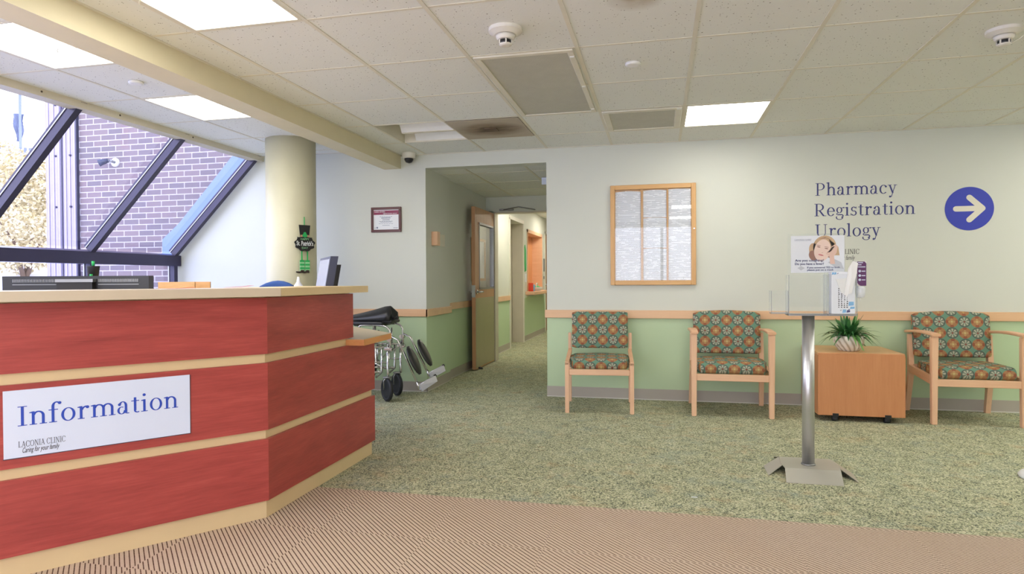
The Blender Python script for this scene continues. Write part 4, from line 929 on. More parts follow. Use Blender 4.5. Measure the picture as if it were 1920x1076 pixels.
# things on and behind the desk
mc = Vector((-2.60, 2.43, 0)); ma = Vector((-2.275 + 2.926, 2.505 - 2.355, 0)).normalized(); mn = Vector((ma.y, -ma.x, 0))
mo = thing('computer_monitor', 'black flat monitor seen from behind over the left end of the desk', 'monitor', (mc.x, mc.y, .735))
def mbox(bm, x0, x1, d0, d1, z0, z1, mi=0):
    prism(bm, [mc + ma * x0 + mn * d0 + Vector((0, 0, z0)), mc + ma * x1 + mn * d0 + Vector((0, 0, z0)), mc + ma * x1 + mn * d1 + Vector((0, 0, z0)), mc + ma * x0 + mn * d1 + Vector((0, 0, z0))], (0, 0, z1 - z0), mi)
bm = B(); mbox(bm, -.334, .334, -.02, .02, .80, 1.146); obj('casing', bm, M['black'], mo)
bm = B(); mbox(bm, -.32, .32, -.022, -.02, .815, 1.135); obj('screen', bm, M['screen'], mo)
bm = B(); mbox(bm, -.075, .095, .02, .045, 1.118, 1.132); obj('rear_cover', bm, M['gunmetal'], mo)
bm = B(); mbox(bm, -.07, .09, .02, .042, .80, 1.117); obj('stand_mount', bm, M['hat'], mo)
for x0, x1 in ((-.285, -.085), (.105, .29)):
    bm = B(); n = 30
    for k in range(n):
        x = x0 + (x1 - x0) * k / n; mbox(bm, x, x + .003, .02, .023, 1.118, 1.132)
    mbox(bm, x0, x1, .02, .024, 1.106, 1.109)
    obj('vent_slots', bm, M['gunmetal'], mo)
bm = B(); mbox(bm, -.05, .07, -.01, .02, .74, .9); mbox(bm, -.12, .14, -.1, .1, .735, .745); obj('stand', bm, M['black'], mo)
m2 = thing('computer_monitor', 'grey-screened monitor seen side-on over the right end of the desk', 'monitor', (-2.05, 3.48, .77))
s0 = Vector((-2.258, 3.842, 0)); s1 = Vector((-1.967, 3.447, 0))   # screen edges, left and right
sd = (s1 - s0).normalized(); sn = Vector((-sd.y, sd.x, 0)); sn = sn if sn.dot(Vector((1, 1, 0))) > 0 else -sn
tilt = Vector((0, 0, 1)) * .985 + sn * .17
def mon(bm, a0, a1, d0, d1, h0, h1):
    c = s0 + Vector((0, 0, .84)); L = (s1 - s0).length
    P = lambda a, d, h: c + sd * (a * L) + sn * d + tilt * h
    prism(bm, [P(a0, d0, h0), P(a1, d0, h0), P(a1, d1, h0), P(a0, d1, h0)], tilt * (h1 - h0))
bm = B(); mon(bm, 0, 1.0, 0, .045, 0, .43); obj('casing', bm, M['slate'], m2)
bm = B(); mon(bm, .03, .97, -.002, 0, .02, .415); obj('screen', bm, M['screen'], m2)
bm = B(); mon(bm, .08, .92, .045, .075, .05, .38); obj('rear_cover', bm, M['black'], m2)
bm = B(); mon(bm, .35, .65, .01, .05, -.07, .1); obj('stand', bm, M['black'], m2)
bm = B(); lathe(bm, (-2.30, 3.78, 0), [(0.03, .772), (0.034, .9), (.034, 1.06), (.026, 1.09), (.012, 1.11), (.006, 1.145)], 18); tag(obj('spray_bottle', bm, M['white']), 'white plastic bottle beside the side-on monitor', 'bottle')
# decoration hat behind the desk
hh = thing('hat_decoration', 'small black top hat decoration with green ribbon before the window', 'decoration', (-2.75, 2.655, .735))
bm = B(); lathe(bm, (-2.75, 2.655, 0), [(.021, 1.130), (.0285, 1.194), (.0285, 1.198)], 24); obj('hat', bm, M['hat'], hh)
bm = B(); lathe(bm, (-2.75, 2.655, 0), [(.006, 1.197), (.007, 1.222)], 16); box(bm, (-2.745, 2.628, 1.147), (-2.735, 2.64, 1.157)); obj('ribbon', bm, M['grn'], hh)
bm = B(); cyl(bm, (-2.75, 2.655, .74), (-2.75, 2.655, 1.131), .006, 10); cyl(bm, (-2.75, 2.655, .735), (-2.75, 2.655, .75), .05, 24); obj('stand', bm, M['hat'], hh)
# wooden letter tray edge, flyers, blue chair
bm = B(); a = Vector((-3.271, 3.661, 0)); b = Vector((-3.032, 3.716, 0)); n = Vector((-(b - a).y, (b - a).x, 0)).normalized()
for q in ((0, .012), (.22, .232)): prism(bm, [a + n * q[0] + Vector((0, 0, .95)), b + n * q[0] + Vector((0, 0, .95)), b + n * q[1] + Vector((0, 0, .95)), a + n * q[1] + Vector((0, 0, .95))], (0, 0, .165))
prism(bm, [a + Vector((0, 0, .94)), b + Vector((0, 0, .94)), b + n * .232 + Vector((0, 0, .94)), a + n * .232 + Vector((0, 0, .94))], (0, 0, .01))
for p in (a, b, a + n * .22, b + n * .22): box(bm, (p.x - .012, p.y - .012, 0), (p.x + .012, p.y + .012, .95))
tag(obj('wooden_stand', bm, M['oakX']), 'light wooden stand whose top board shows behind the counter', 'stand')
for k, (x, y, rz, lab) in enumerate(((-2.09, 2.47, .3, 'red and white flyer lying on the counter beside the monitor'), (-1.93, 2.66, .9, 'red flyer with a lifted corner near the counter bend'))):
    bm = B(); c, s = math.cos(rz), math.sin(rz); vs = []
    for i in range(5):
        u = -.06 + .12 * i / 4; vs.append([bm.verts.new((x + c * u - s * v, y + s * u + c * v, 1.0868 + .006 * (i / 4) ** 2 + .004 * k)) for v in (-.04, .04)])
    for p, q in zip(vs, vs[1:]): bm.faces.new((p[0], q[0], q[1], p[1]))
    bmesh.ops.solidify(bm, geom=bm.faces[:], thickness=.0006); tag(obj('flyer', bm, M['red']), lab, 'flyer', 'flyers on the counter')
oc = thing('office_chair', 'blue office chair whose curved back shows behind the counter', 'office chair', (-2.72, 4.20, 0))
bm = B(); L = []
for k in range(13):
    u = -1 + 2 * k / 12; h = .28 * math.sqrt(max(0.02, 1 - u * u * .96)) + .05
    L.append([(-2.72 + .26 * u, 4.20 + p[0] - .05 * u * u, p[1]) for p in rrect(-.03, .03, .95 - h, .79 + h, .028)])
loft(bm, L); obj('backrest', bm, M['chair'], oc)
bm = B(); box(bm, (-2.96, 3.78, .44), (-2.48, 4.20, .52), 0, .03, 3); obj('seat', bm, M['chair'], oc)
bm = B(); cyl(bm, (-2.72, 4.0, .1), (-2.72, 4.0, .44), .03); tube(bm, [(-2.72, 4.1, .43), (-2.72, 4.27, .5), (-2.72, 4.25, .8)], .02, 8)
for k in range(5): a = 2 * PI * k / 5; tube(bm, [(-2.72, 4.0, .11), (-2.72 + .27 * math.cos(a), 4.0 + .27 * math.sin(a), .065)], [.025, .016], 8)
obj('base', bm, M['black'], oc)
for k in range(5):
    a = 2 * PI * k / 5; bm = B(); x, y = -2.72 + .27 * math.cos(a), 4.0 + .27 * math.sin(a); cyl(bm, (x - .02, y, .028), (x + .02, y, .028), .028, 16); obj('caster', bm, M['rubber'], oc)
# ------------------------------------------------------------------ wheelchair, folded, facing right beside the desk
wc = thing('wheelchair', 'folded black and chrome wheelchair parked between the desk and the opening', 'wheelchair', (-2.75, 5.6, 0))
YN, YF = 5.50, 5.80     # near and far side frame
for y, s in ((YN, -1), (YF, 1)):
    bm = B()
    tube(bm, smoothpath([(-3.12, y, .92), (-3.10, y, .70), (-3.10, y, .30)], 3), .011, 8)
    tube(bm, [(-3.10, y, .50), (-2.44, y, .50)], .011, 8); tube(bm, [(-3.10, y, .27), (-2.50, y, .27)], .011, 8)
    tube(bm, [(-2.44, y, .53), (-2.44, y, .25), (-2.44, y, .225)], .012, 8)
    tube(bm, [(-2.50, y, .50), (-2.50, y, .27), (-2.56, y, .22)], .010, 8)
    tube(bm, smoothpath([(-2.72, y, .50), (-2.72, y, .66), (-2.70, y, .70), (-2.50, y, .70), (-2.43, y, .67), (-2.415, y, .60), (-2.415, y, .50)], 4), .010, 8)
    tube(bm, smoothpath([(-2.90, y, .28), (-2.72, y, .31), (-2.60, y, .26), (-2.52, y, .28)], 4), .009, 8)
    tube(bm, [(-2.56, y, .50), (-2.56, y, .36), (-2.44, y, .36)], .009, 8); tube(bm, [(-2.68, y, .27), (-2.68, y, .50)], .009, 8); tube(bm, [(-2.53, y, .66), (-2.53, y, .50)], .008, 8)
    obj('side_frame', bm, M['chrome'], wc)
    bm = B(); box(bm, (-2.80, y - .025, .705), (-2.48, y + .025, .735), 0, .01, 2); obj('armrest', bm, M['vinyl'], wc)
    # front caster
    bm = B(); cx = -2.45 if s < 0 else -2.48
    ca, sa = math.cos(.72), -math.sin(.72); ax = Vector((-sa, ca, 0))
    tube(bm, [Vector((cx, y, .11)) + Vector((ca, sa, 0)) * (.092 * math.cos(a)) + Vector((0, 0, .092 * math.sin(a))) for a in [2 * PI * k / 28 for k in range(28)]], .018, 10, closed=True); cyl(bm, Vector((cx, y, .11)) - ax * .012, Vector((cx, y, .11)) + ax * .012, .085, 24); caster = obj('front_caster', bm, M['rubber'], wc)
    bm = B()
    for q in (-.032, .032): tube(bm, [Vector((cx, y, .11)) + ax * q, Vector((cx, y, .19)) + ax * q, Vector((cx + .01, y, .228)) + ax * (q * .6)], .007, 8)
    box(bm, (cx - .03, y - .03, .218), (cx + .04, y + .03, .232), 0, .004, 1); obj('caster_fork', bm, M['gunmetal'], wc)
    # large rear wheel
    bm = B(); tube(bm, [(-3.02 + .295 * math.cos(a), y + s * .06, .305 + .295 * math.sin(a)) for a in [2 * PI * k / 48 for k in range(48)]], .014, 8, closed=True); wh = obj('rear_wheel', bm, M['rubber'], wc)
    bm = B(); cyl(bm, (-3.02, y + s * .02, .305), (-3.02, y + s * .08, .305), .028, 16)
    for k in range(12): a = 2 * PI * k / 12; tube(bm, [(-3.02, y + s * .06, .305), (-3.02 + .29 * math.cos(a), y + s * .06, .305 + .29 * math.sin(a))], .003, 5)
    tube(bm, [(-3.02 + .26 * math.cos(a), y + s * .09, .305 + .26 * math.sin(a)) for a in [2 * PI * k / 40 for k in range(40)]], .007, 6, closed=True); obj('hand_rim', bm, M['chrome'], wh)
    # push handle
    bm = B(); cyl(bm, (-3.12, y, .92), (-3.24, y, .92), .016, 12); obj('push_handle', bm, M['rubber'], wc)
    # elevating leg rest with calf pad and footplate
    top = Vector((-2.40, y, .60)); knee = Vector((-2.34, y, .57)); foot = Vector((-2.13, y - .03, .16)) if s < 0 else Vector((-2.15, y - .02, .225))
    bm = B(); tube(bm, [(-2.44, y, .50), top, knee, foot], .011, 8); tube(bm, [foot + Vector((-.01, 0, .03)), foot + Vector((.01, 0, -.03))], .013, 8); box(bm, (-2.47, y - .02, .47), (-2.39, y + .02, .50), 0, .005, 1); cyl(bm, (-2.42, y - .025, .575), (-2.42, y + .025, .575), .022, 14); obj('leg_rest', bm, M['chrome'], wc)
    d = (foot - knee).normalized(); mid = knee + (foot - knee) * .52 + Vector((.045, .02, .03))
    bm = B(); pr = Vector((d.z, 0, -d.x)); L = []
    for k in range(11):
        u = -1 + 2 * k / 10; q = math.sqrt(max(.02, 1 - u * u)); c = mid + d * (.14 * u)
        L.append([c + Vector((0, 1, 0)) * (.085 * q * math.cos(2 * PI * j / 14)) + pr * (.022 * math.sin(2 * PI * j / 14) * (.5 + .5 * q)) for j in range(14)])
    loft(bm, L); obj('calf_pad', bm, M['vinyl'], wc)
    bm = B(); e = foot + Vector((.11, .13, .075)) if s < 0 else foot + Vector((.11, .11, .065))
    dr2 = (e - foot).normalized(); sx = dr2.cross(Vector((0, 0, 1))).normalized()
    prism(bm, [foot + sx * .005, e + sx * .005, e + sx * .005 + Vector((.025, -.02, -.05)), foot + sx * .02 + Vector((.03, -.02, -.045))], sx * .01 + Vector((0, 0, .006))); tube(bm, [foot, e], .010, 8); tube(bm, [foot + Vector((.02, -.02, -.03)), e + Vector((.0, -.02, -.04))], .006, 8)
    obj('footplate', bm, M['alu'], wc)
    bm = B(); tube(bm, [e - dr2 * .01, e + dr2 * .012], .013, 10); obj('rubber_tip', bm, M['rubber'], wc)
bm = B()
tube(bm, [(-2.62, YN, .27), (-2.62, YF, .49)], .010, 8); tube(bm, [(-2.62, YF, .27), (-2.62, YN, .49)], .010, 8); tube(bm, [(-2.50, YN, .40), (-2.50, YF, .46)], .007, 8); tube(bm, [(-2.46, YN, .44), (-2.40, YF, .50)], .007, 8); obj('cross_brace', bm, M['chrome'], wc)
bm = B(); tube(bm, [(-3.12, YN + .12, .745), (-2.47, YN + .12, .755)], .013, 10); tube(bm, [(-2.62, YN + .12, .75), (-2.62, YN + .12, .52)], .009, 8); tube(bm, [(-3.1, YN + .2, .745), (-2.50, YN + .2, .755)], .012, 10); obj('seat_rail', bm, M['gunmetal'], wc)
bm = B()   # folded seat sling: a peaked ridge of vinyl, higher toward the front
L = []
for k in range(13):
    u = k / 12; x = -3.10 + .66 * u; h = .745 + .055 * u + .075 * u ** 2; ym = (YN + YF) / 2 + .0
    if k == 12: x -= .0; h -= .01
    L.append([(x, ym - .12, .745), (x + .01, ym - .085, .76 + (h - .76) * .55), (x - .03 * u, ym - .02, h + .012), (x - .03 * u, ym + .01, h + .008), (x + .01, ym + .07, .76 + (h - .76) * .5), (x, ym + .11, .745), (x, ym, .70)])
loft(bm, L); obj('seat', bm, M['vinyl'], wc)
bm = B(); box(bm, (-2.52, YN + .05, .715), (-2.42, YF - .05, .75), 0, .012, 2); box(bm, (-2.80, YN + .03, .69), (-2.50, YF - .06, .73), 0, .012, 2); obj('seat_flap', bm, M['vinyl'], wc)
bm = B(); box(bm, (-3.125, YN + .02, .60), (-3.10, YF - .02, .90), 0, .01, 2); obj('backrest', bm, M['vinyl'], wc)
bm = B(); cyl(bm, (-2.45, YN + .12, .755), (-2.40, YN + .12, .765), .013, 12); cyl(bm, (-2.40, YN + .12, .765), (-2.385, YN + .12, .768), .016, 12); obj('grip', bm, M['rubber'], wc)

# ------------------------------------------------------------------ guest chairs (local frame: origin on the floor at front centre, +y toward the wall)
def fab_uv(off):
    def f(co, n): 
        a = abs(n.x)
        if a > .8: return (co.y + off[0], co.z + off[1])
        return (co.x + off[0], co.z - (co.y if n.z > .3 or n.z < -.3 else co.y) * off[2] + off[1])
    return f
def cushion(stations, half, y0, y1, z0, z1, r, arch=0.0, lean=0.0, taper=0.0, dome=0.0):
    bm = B(); L = []
    for k in range(stations + 1):
        u = -1 + 2 * k / stations; e = 1.0
        if abs(u) > .93: e = .55 if abs(u) >= .999 else .9
        zt = z1 - arch * u * u; ym = (y0 + y1) / 2; hy = (y1 - y0) / 2 * e
        zc = (z0 + zt) / 2; hz = (zt - z0) / 2 * (1 - (1 - e) * .12)
        loop = []
        for p in rrect(-hy, hy, -hz, hz, r * (.6 + .4 * e), 5):
            z = zc + p[1]; f = (z - z0) / (z1 - z0)
            y = ym + p[0] + lean * (f - .5); x = half * u * (1 + taper * (f - .5))
            if dome and p[1] > 0: z += dome * (1 - u * u) * (1 - (p[0] / max(hy, 1e-3)) ** 2)
            loop.append((x, y, z))
        L.append(loop)
    loft(bm, L); return bm
def post(bm, p0, p1, w0, d0, w1, d1, bev=.004):
    a, b = Vector(p0), Vector(p1)
    lo = [(a.x + sx * w0 / 2, a.y + sy * d0 / 2, a.z) for sx, sy in ((-1, -1), (1, -1), (1, 1), (-1, 1))]; hi = [(b.x + sx * w1 / 2, b.y + sy * d1 / 2, b.z) for sx, sy in ((-1, -1), (1, -1), (1, 1), (-1, 1))]
    vl = [bm.verts.new(p) for p in lo]; vh = [bm.verts.new(p) for p in hi]
    fs = [bm.faces.new(vl[::-1]), bm.faces.new(vh)] + [bm.faces.new((vl[i], vl[(i + 1) % 4], vh[(i + 1) % 4], vh[i])) for i in range(4)]
    if bev: bmesh.ops.bevel(bm, geom=list({e for f in fs for e in f.edges}), offset=bev, segments=2, affect='EDGES')
def side_chair(label, loc, rotz):
    t = thing('guest_chair', label, 'chair', loc, rotz, 'patterned guest chairs along the wall', True); h = .267
    for s in (-1, 1):
        bm = B(); post(bm, (s * h, .018, 0), (s * h, .018, .425), .034, .036, .034, .036); obj('leg', bm, M['mapleZ'], t)
        bm = B(); post(bm, (s * (h + .004), .53, 0), (s * (h + .004), .525, .63), .028, .032, .028, .032); obj('leg', bm, M['mapleZ'], t)
        bm = B(); prism(bm, [(s * h - .016, .0, .405), (s * h - .016, .0, .432), (s * h - .016, .52, .488), (s * h - .016, .52, .45)], (.032, 0, 0)); obj('side_rail', bm, M['mapleY'], t)
    bm = B(); box(bm, (-h + .017, .004, .318), (h - .017, .034, .366), 0, .003, 1); obj('front_rail', bm, M['maple'], t)
    bm = B(); box(bm, (-h + .017, .46, .34), (h - .017, .48, .40)); obj('rear_rail', bm, M['maple'], t)
    bm = cushion(16, h - .018, .012, .50, .366, .447, .035, dome=.016); obj('seat', bm, M['fabric'], t, uv=fab_uv((.03, .012, -.85)))
    bm = cushion(16, .249, .468, .525, .497, .822, .02, lean=.03); obj('backrest', bm, M['fabric'], t, uv=fab_uv((.018, .02, 0)))
    bm = B(); box(bm, (-.07, .455, .445), (.08, .475, .452)); obj('label_strip', bm, M['black'], t)
    return t
def arm_chair(label, loc, rotz):
    t = thing('guest_armchair', label, 'chair', loc, rotz, 'patterned guest armchairs along the wall', True); h = .297; hr = .302
    for s in (-1, 1):
        bm = B(); post(bm, (s * h, .024, 0), (s * h, .024, .668), .038, .042, .048, .048); obj('leg', bm, M['mapleZ'], t)
        bm = B(); post(bm, (s * (hr - .004), .575, 0), (s * (hr - .012), .505, .33), .036, .036, .04, .045, 0); post(bm, (s * (hr - .012), .505, .33), (s * (hr - .014), .53, .645), .04, .045, .036, .038, 0); obj('leg', bm, M['mapleZ'], t)
        bm = B(); L = []
        for k in range(13):
            u = k / 12; y = -.02 + .575 * u; zt = .672 + .020 * math.sin(PI * (.15 + .75 * u)) - .012 * u; wv = .030 + .004 * math.sin(PI * u)
            L.append([(s * (h - .002) + p[0] * wv / .03, y, zt + p[1]) for p in rrect(-.03, .03, -.011, .011, .008, 3)])
        loft(bm, L); obj('armrest', bm, M['mapleY'], t)
        bm = B(); prism(bm, [(s * h - .013, .045, .30), (s * h - .013, .045, .36), (s * h - .013, .50, .395), (s * h - .013, .50, .335)], (.026, 0, 0)); obj('side_rail', bm, M['mapleY'], t)
    bm = B(); box(bm, (-h + .02, .01, .290), (h - .02, .038, .345), 0, .003, 1); obj('front_rail', bm, M['maple'], t)
    bm = B(); box(bm, (-h + .02, .48, .34), (h - .02, .50, .40)); obj('rear_rail', bm, M['maple'], t)
    bm = cushion(18, h - .022, .010, .49, .345, .435, .042, dome=.022); obj('seat', bm, M['fabric'], t, uv=fab_uv((.03, .012, -.85)))
    bm = cushion(18, .279, .462, .532, .465, .838, .028, arch=.022, lean=.055, taper=.012); obj('backrest', bm, M['fabric'], t, uv=fab_uv((.045, .02, 0)))
    return t
side_chair('narrow armless maple chair with patterned seat below the notice board', (-.49, 5.345, 0), .08)
ac = arm_chair('maple armchair with patterned cushions left of the steel stand', (.5675, 5.40, 0), .0)
dup(ac, (2.324, 5.44, 0), 0.0, 'maple armchair with patterned cushions right of the cabinet with the plant')

# ------------------------------------------------------------------ cabinet on casters, with plant
cb = thing('rolling_cabinet', 'plain maple box cabinet on black casters between the armchairs', 'cabinet', (1.51, 5.73, 0))
X0, X1, Y0, Y1 = 1.205, 1.820, 5.42, 6.03
bm = B(); box(bm, (X0 + .004, Y0, .047), (X1 - .004, Y0 + .018, .531), 0, .002, 1); obj('front_panel', bm, M['cab'], cb)
bm = B(); box(bm, (X0, Y0 + .002, .047), (X0 + .018, Y1, .515)); box(bm, (X1 - .018, Y0 + .002, .047), (X1, Y1, .515)); box(bm, (X0 + .018, Y0 + .02, .047), (X1 - .018, Y1, .065)); box(bm, (X0 + .018, Y1 - .015, .065), (X1 - .018, Y1, .515)); obj('body', bm, M['cab'], cb)
bm = B(); box(bm, (X0, Y0 + .018, .515), (X1, Y1, .533), 0, .002, 1); obj('top', bm, M['cabtop'], cb)
for x in (1.33, 1.70):
    for y in (Y0 - .004, Y1 - .1):
        bm = B(); cyl(bm, (x - .019, y + .03, .021), (x + .019, y + .03, .021), .021, 18); w = obj('caster', bm, M['rubber'], cb)
        bm = B(); box(bm, (x - .022, y, .04), (x + .022, y + .05, .064)); box(bm, (x - .012, y + .01, .02), (x + .012, y + .05, .045)); obj('bracket', bm, M['black'], w)
pp = thing('potted_plant', 'green leafy plant in a spiral-ribbed white pot on the cabinet', 'plant', (1.475, 5.62, .533))
pc = Vector((1.475, 5.62, 0))
bm = B(); lathe(bm, pc, [(.062, .533), (.070, .538), (.092, .565), (.107, .60), (.110, .635), (.104, .655), (.096, .652), (.098, .63), (.05, .625)], 96, wob=lambda a, z: .007 * math.sin(2 * PI * a * 14 + z * 75) if .535 < z < .65 else 0); obj('pot', bm, M['pot'], pp)
bm = B(); lathe(bm, pc, [(.03, .628), (.095, .632), (.09, .637)], 24); obj('soil', bm, M['soil'], pp)
def blade(bm, base, az, length, lift, width, droop, n=8):
    d = Vector((math.cos(az), math.sin(az), 0)); sd_ = Vector((-d.y, d.x, 0)); L = []
    for k in range(n + 1):
        u = k / n; p = base + d * (length * u) + Vector((0, 0, lift * u - droop * u * u)); p.z = max(p.z, .585 - .03 * u); w = width * (math.sin(PI * min(1, .08 + .92 * u)) ** .8 if u < 1 else 0.02)
        if u < .35: w *= .25 + u
        c = Vector((0, 0, -.25 * w)); L.append([bm.verts.new(p - sd_ * w), bm.verts.new(p + c), bm.verts.new(p + sd_ * w)])
    for a, b in zip(L, L[1:]):
        for k in range(2): f = bm.faces.new((a[k], a[k + 1], b[k + 1], b[k])); f.smooth = True
rnd = random.Random(5); bm = B()
for k in range(150):
    az = rnd.uniform(0, 2 * PI); q = rnd.random()
    base = pc + Vector((math.cos(az) * .04 * rnd.random(), math.sin(az) * .04 * rnd.random(), .635))
    ln = .05 + .17 * q; blade(bm, base, az, ln, .225 - .06 * q + rnd.uniform(-.07, .04), rnd.uniform(.008, .015), rnd.uniform(.03, .12) + .15 * q * rnd.random() + .03 * q)
obj('foliage', bm, M['plant'], pp)
bm = B(); blade(bm, pc + Vector((.06, -.02, .66)), -.1, .13, .10, .022, .14); obj('wilted_leaf', bm, M['wilt'], pp)

# ------------------------------------------------------------------ steel sanitiser stand
st = thing('display_stand', 'brushed steel floor stand with clear acrylic trays in front of the cabinet', 'stand', (.836, 4.0, 0))
bm = B(); zt = .036; T = .003
A = [(.692, 3.90), (.985, 3.90), (1.0, 3.99), (.985, 4.14), (.70, 4.14), (.685, 3.99)]
zprism(bm, A, zt, zt + T)
def flap(p): prism(bm, p, (0, 0, T))
flap([(.692, 3.90, zt), (.985, 3.90, zt), (.962, 3.745, 0), (.672, 3.745, 0)])
flap([(.692, 4.14, zt), (.985, 4.14, zt), (1.0, 4.27, 0), (.69, 4.27, 0)])
flap([(.688, 3.955, zt), (.695, 4.13, zt), (.60, 4.05, 0), (.598, 3.86, 0)])
flap([(.99, 3.94, zt), (.99, 4.12, zt), (1.07, 3.98, 0), (1.055, 3.82, 0)])
obj('base', bm, M['standbase'], st)
bm = B(); lathe(bm, (.836, 4.0, 0), [(.0335, zt), (.0335, .905)], 40); obj('pole', bm, M['steel'], st)
bm = B(); lathe(bm, (.836, 4.0, 0), [(.04, zt + T), (.037, zt + .012)], 32); obj('collar', bm, M['gunmetal'], st)
bm = B(); box(bm, (.72, 3.95, .902), (1.07, 4.05, .906)); obj('mount_plate', bm, M['gunmetal'], st)
def tray(x0, x1, z0, z1, y0, y1, zb, name='acrylic_tray'):
    """open-topped clear pocket: front, back, sides, floor"""
    bm = B(); g = .0035
    def pane(a, b):
        v = box(bm, a, b, 0)
        for vert in v:
            for f in vert.link_faces:
                if f.calc_area() < .0016: f.material_index = 1
    pane((x0, y0, z0), (x1, y0 + g, z1)); pane((x0, y1 - g, z0), (x1, y1, zb)); pane((x0, y0 + g, z0), (x0 + g, y1 - g, z1)); pane((x1 - g, y0 + g, z0), (x1, y1 - g, z1)); pane((x0 + g, y0 + g, z0), (x1 - g, y1 - g, z0 + .006))
    return obj(name, bm, [M['acrylic'], M['acredge']], st)
tray(.628, .721, .912, 1.045, 3.955, 4.03, 1.045)
tray(.722, .928, .906, 1.137, 3.955, 4.04, 1.137)
tray(.931, 1.080, .906, 1.140, 3.945, 4.04, 1.150)
bm = B(); box(bm, (.734, 4.042, .95), (1.043, 4.045, 1.376)); box(bm, (.734, 4.053, 1.14), (1.043, 4.056, 1.376)); box(bm, (.734, 4.042, 1.14), (1.043, 4.056, 1.143)); obj('sign_holder', bm, M['acrylic'], st)
# poster in the holder
po = thing('poster', 'white health poster with a woman holding her head, in the stand', 'poster', (.90, 4.05, 1.15))
fp_ = ((.752, 4.0475, 1.148), (1, 0, 0), (0, 0, 1), (0, -1, 0)); PW, PH = .288, .216
bm = B(); box(bm, (.752, 4.0475, 1.148), (.752 + PW, 4.0505, 1.148 + PH)); obj('sheet', bm, M['paperw'], po)
bm = B(); k = .0004
poly2(bm, fp_, ell(.182, .150, .062, .066, rot=-20), k, 0, 0); poly2(bm, fp_, ell(.125, .128, .026, .045, rot=10), k, 0, 0); poly2(bm, fp_, [(.205, .195), (.255, .15), (.262, .10), (.235, .10), (.22, .15)], k, 0, 0); obj('portrait_hair', bm, M['hair'], po)
bm = B(); poly2(bm, fp_, ell(.120, .100, .022, .030, rot=20), k, 0, k); poly2(bm, fp_, [(.150, .196), (.185, .206), (.222, .188), (.19, .200)], k, 0, k); poly2(bm, fp_, [(.128, .085), (.150, .066), (.17, .070), (.14, .10)], k, 0, k); poly2(bm, fp_, [(.195, .092), (.21, .085), (.212, .10)], k, 0, k); obj('portrait_hair_shadow', bm, M['hair2'], po)
bm = B(); poly2(bm, fp_, ell(.170, .130, .044, .064, rot=-12), k, 0, 2 * k); obj('portrait_face', bm, M['skin'], po)
bm = B(); poly2(bm, fp_, [(.195, .105), (.225, .15), (.24, .165), (.252, .15), (.246, .115), (.232, .095), (.238, .05), (.212, .05), (.208, .092)], k, 0, 3 * k)
for q in range(4): poly2(bm, fp_, ell(.205 + .008 * q, .118 + .011 * q, .006, .018, 14, rot=-52), k, 0, 3.5 * k)
obj('portrait_hand', bm, M['skin2'], po)
bm = B(); poly2(bm, fp_, ell(.150, .150, .010, .003, 14, rot=-14), k, 0, 4 * k); poly2(bm, fp_, ell(.192, .140, .011, .003, 14, rot=-14), k, 0, 4 * k); poly2(bm, fp_, ell(.150, .159, .012, .0015, 14, rot=-12), k, 0, 4 * k); poly2(bm, fp_, ell(.192, .149, .013, .0015, 14, rot=-12), k, 0, 4 * k); poly2(bm, fp_, [(.164, .118), (.170, .115), (.174, .119), (.170, .117)], k, 0, 4 * k); obj('portrait_eyes', bm, M['hair2'], po)
bm = B(); poly2(bm, fp_, ell(.162, .103, .015, .0045, 16, rot=-16), k, 0, 4 * k); obj('portrait_lips', bm, M['lips'], po)
bm = B(); poly2(bm, fp_, [(.20, .06), (.236, .078), (.27, .06), (.285, .02), (.24, .03)], k, 0, 2 * k); poly2(bm, fp_, [(.035, .028), (.055, .040), (.075, .028), (.055, .014)], k, 0, k); obj('portrait_sleeve', bm, M['grey'], po)
bm = sans('Are you coughing?', fp_, .156, .0135, .022, .066, bold=.012, thick=.002); sans('Do you have a fever?', fp_, .156, .0135, .022, .046, bold=.012, thick=.002, into=bm); sans('If you answered YES to both', fp_, .175, .010, .088, .026, bold=.01, thick=.002, into=bm); sans('please put on a mask', fp_, .142, .010, .088, .012, bold=.01, thick=.002, into=bm); obj('lettering', bm, M['navy'], po)
bm = serif('LACONIA CLINIC', fp_, .092, .010, .02, .187, .001); obj('lettering', bm, M['post'], po)
# mask box in the right tray
mb = thing('mask_box', 'white box of face masks with blue squares in the right acrylic tray', 'box', (1.006, 3.99, .913))
bm = B(); box(bm, (.948, 3.954, .913), (1.072, 4.02, 1.152), 0, .002, 1); obj('carton', bm, M['paperw'], mb)
fb = ((.948, 3.954, .913), (1, 0, 0), (0, 0, 1), (0, -1, 0))
bm = B()
for x, y, w_, h_ in ((.088, .046, .028, .024), (.096, .028, .024, .014), (.057, .006, .020, .020), (.002, .222, .012, .014), (.014, .222, .012, .014)): poly2(bm, fb, [(x, y), (x + w_, y + .003), (x + w_, y + h_), (x + .003, y + h_)], .0006)
obj('blue_squares', bm, M['sky'], mb)
bm = B()
for x, y, w_ in ((.079, .008, .018), (.046, .018, .007), (.088, .022, .008), (.030, .226, .007)): poly2(bm, fb, [(x, y), (x + w_, y + .003), (x + w_, y + w_ * .8), (x + .002, y + w_ * .8)], .0006)
obj('navy_squares', bm, M['navy'], mb)
rnd = random.Random(3); bm = B()
for c in range(4):
    for q in range(11): quad(bm, fb, .036 + .014 * c + .001 * q * (c > 1) * .6, .036 + .0105 * q, .036 + .014 * c + rnd.uniform(.004, .009), .036 + .0105 * q + .006, .0006)
obj('print', bm, M['ink'], mb)
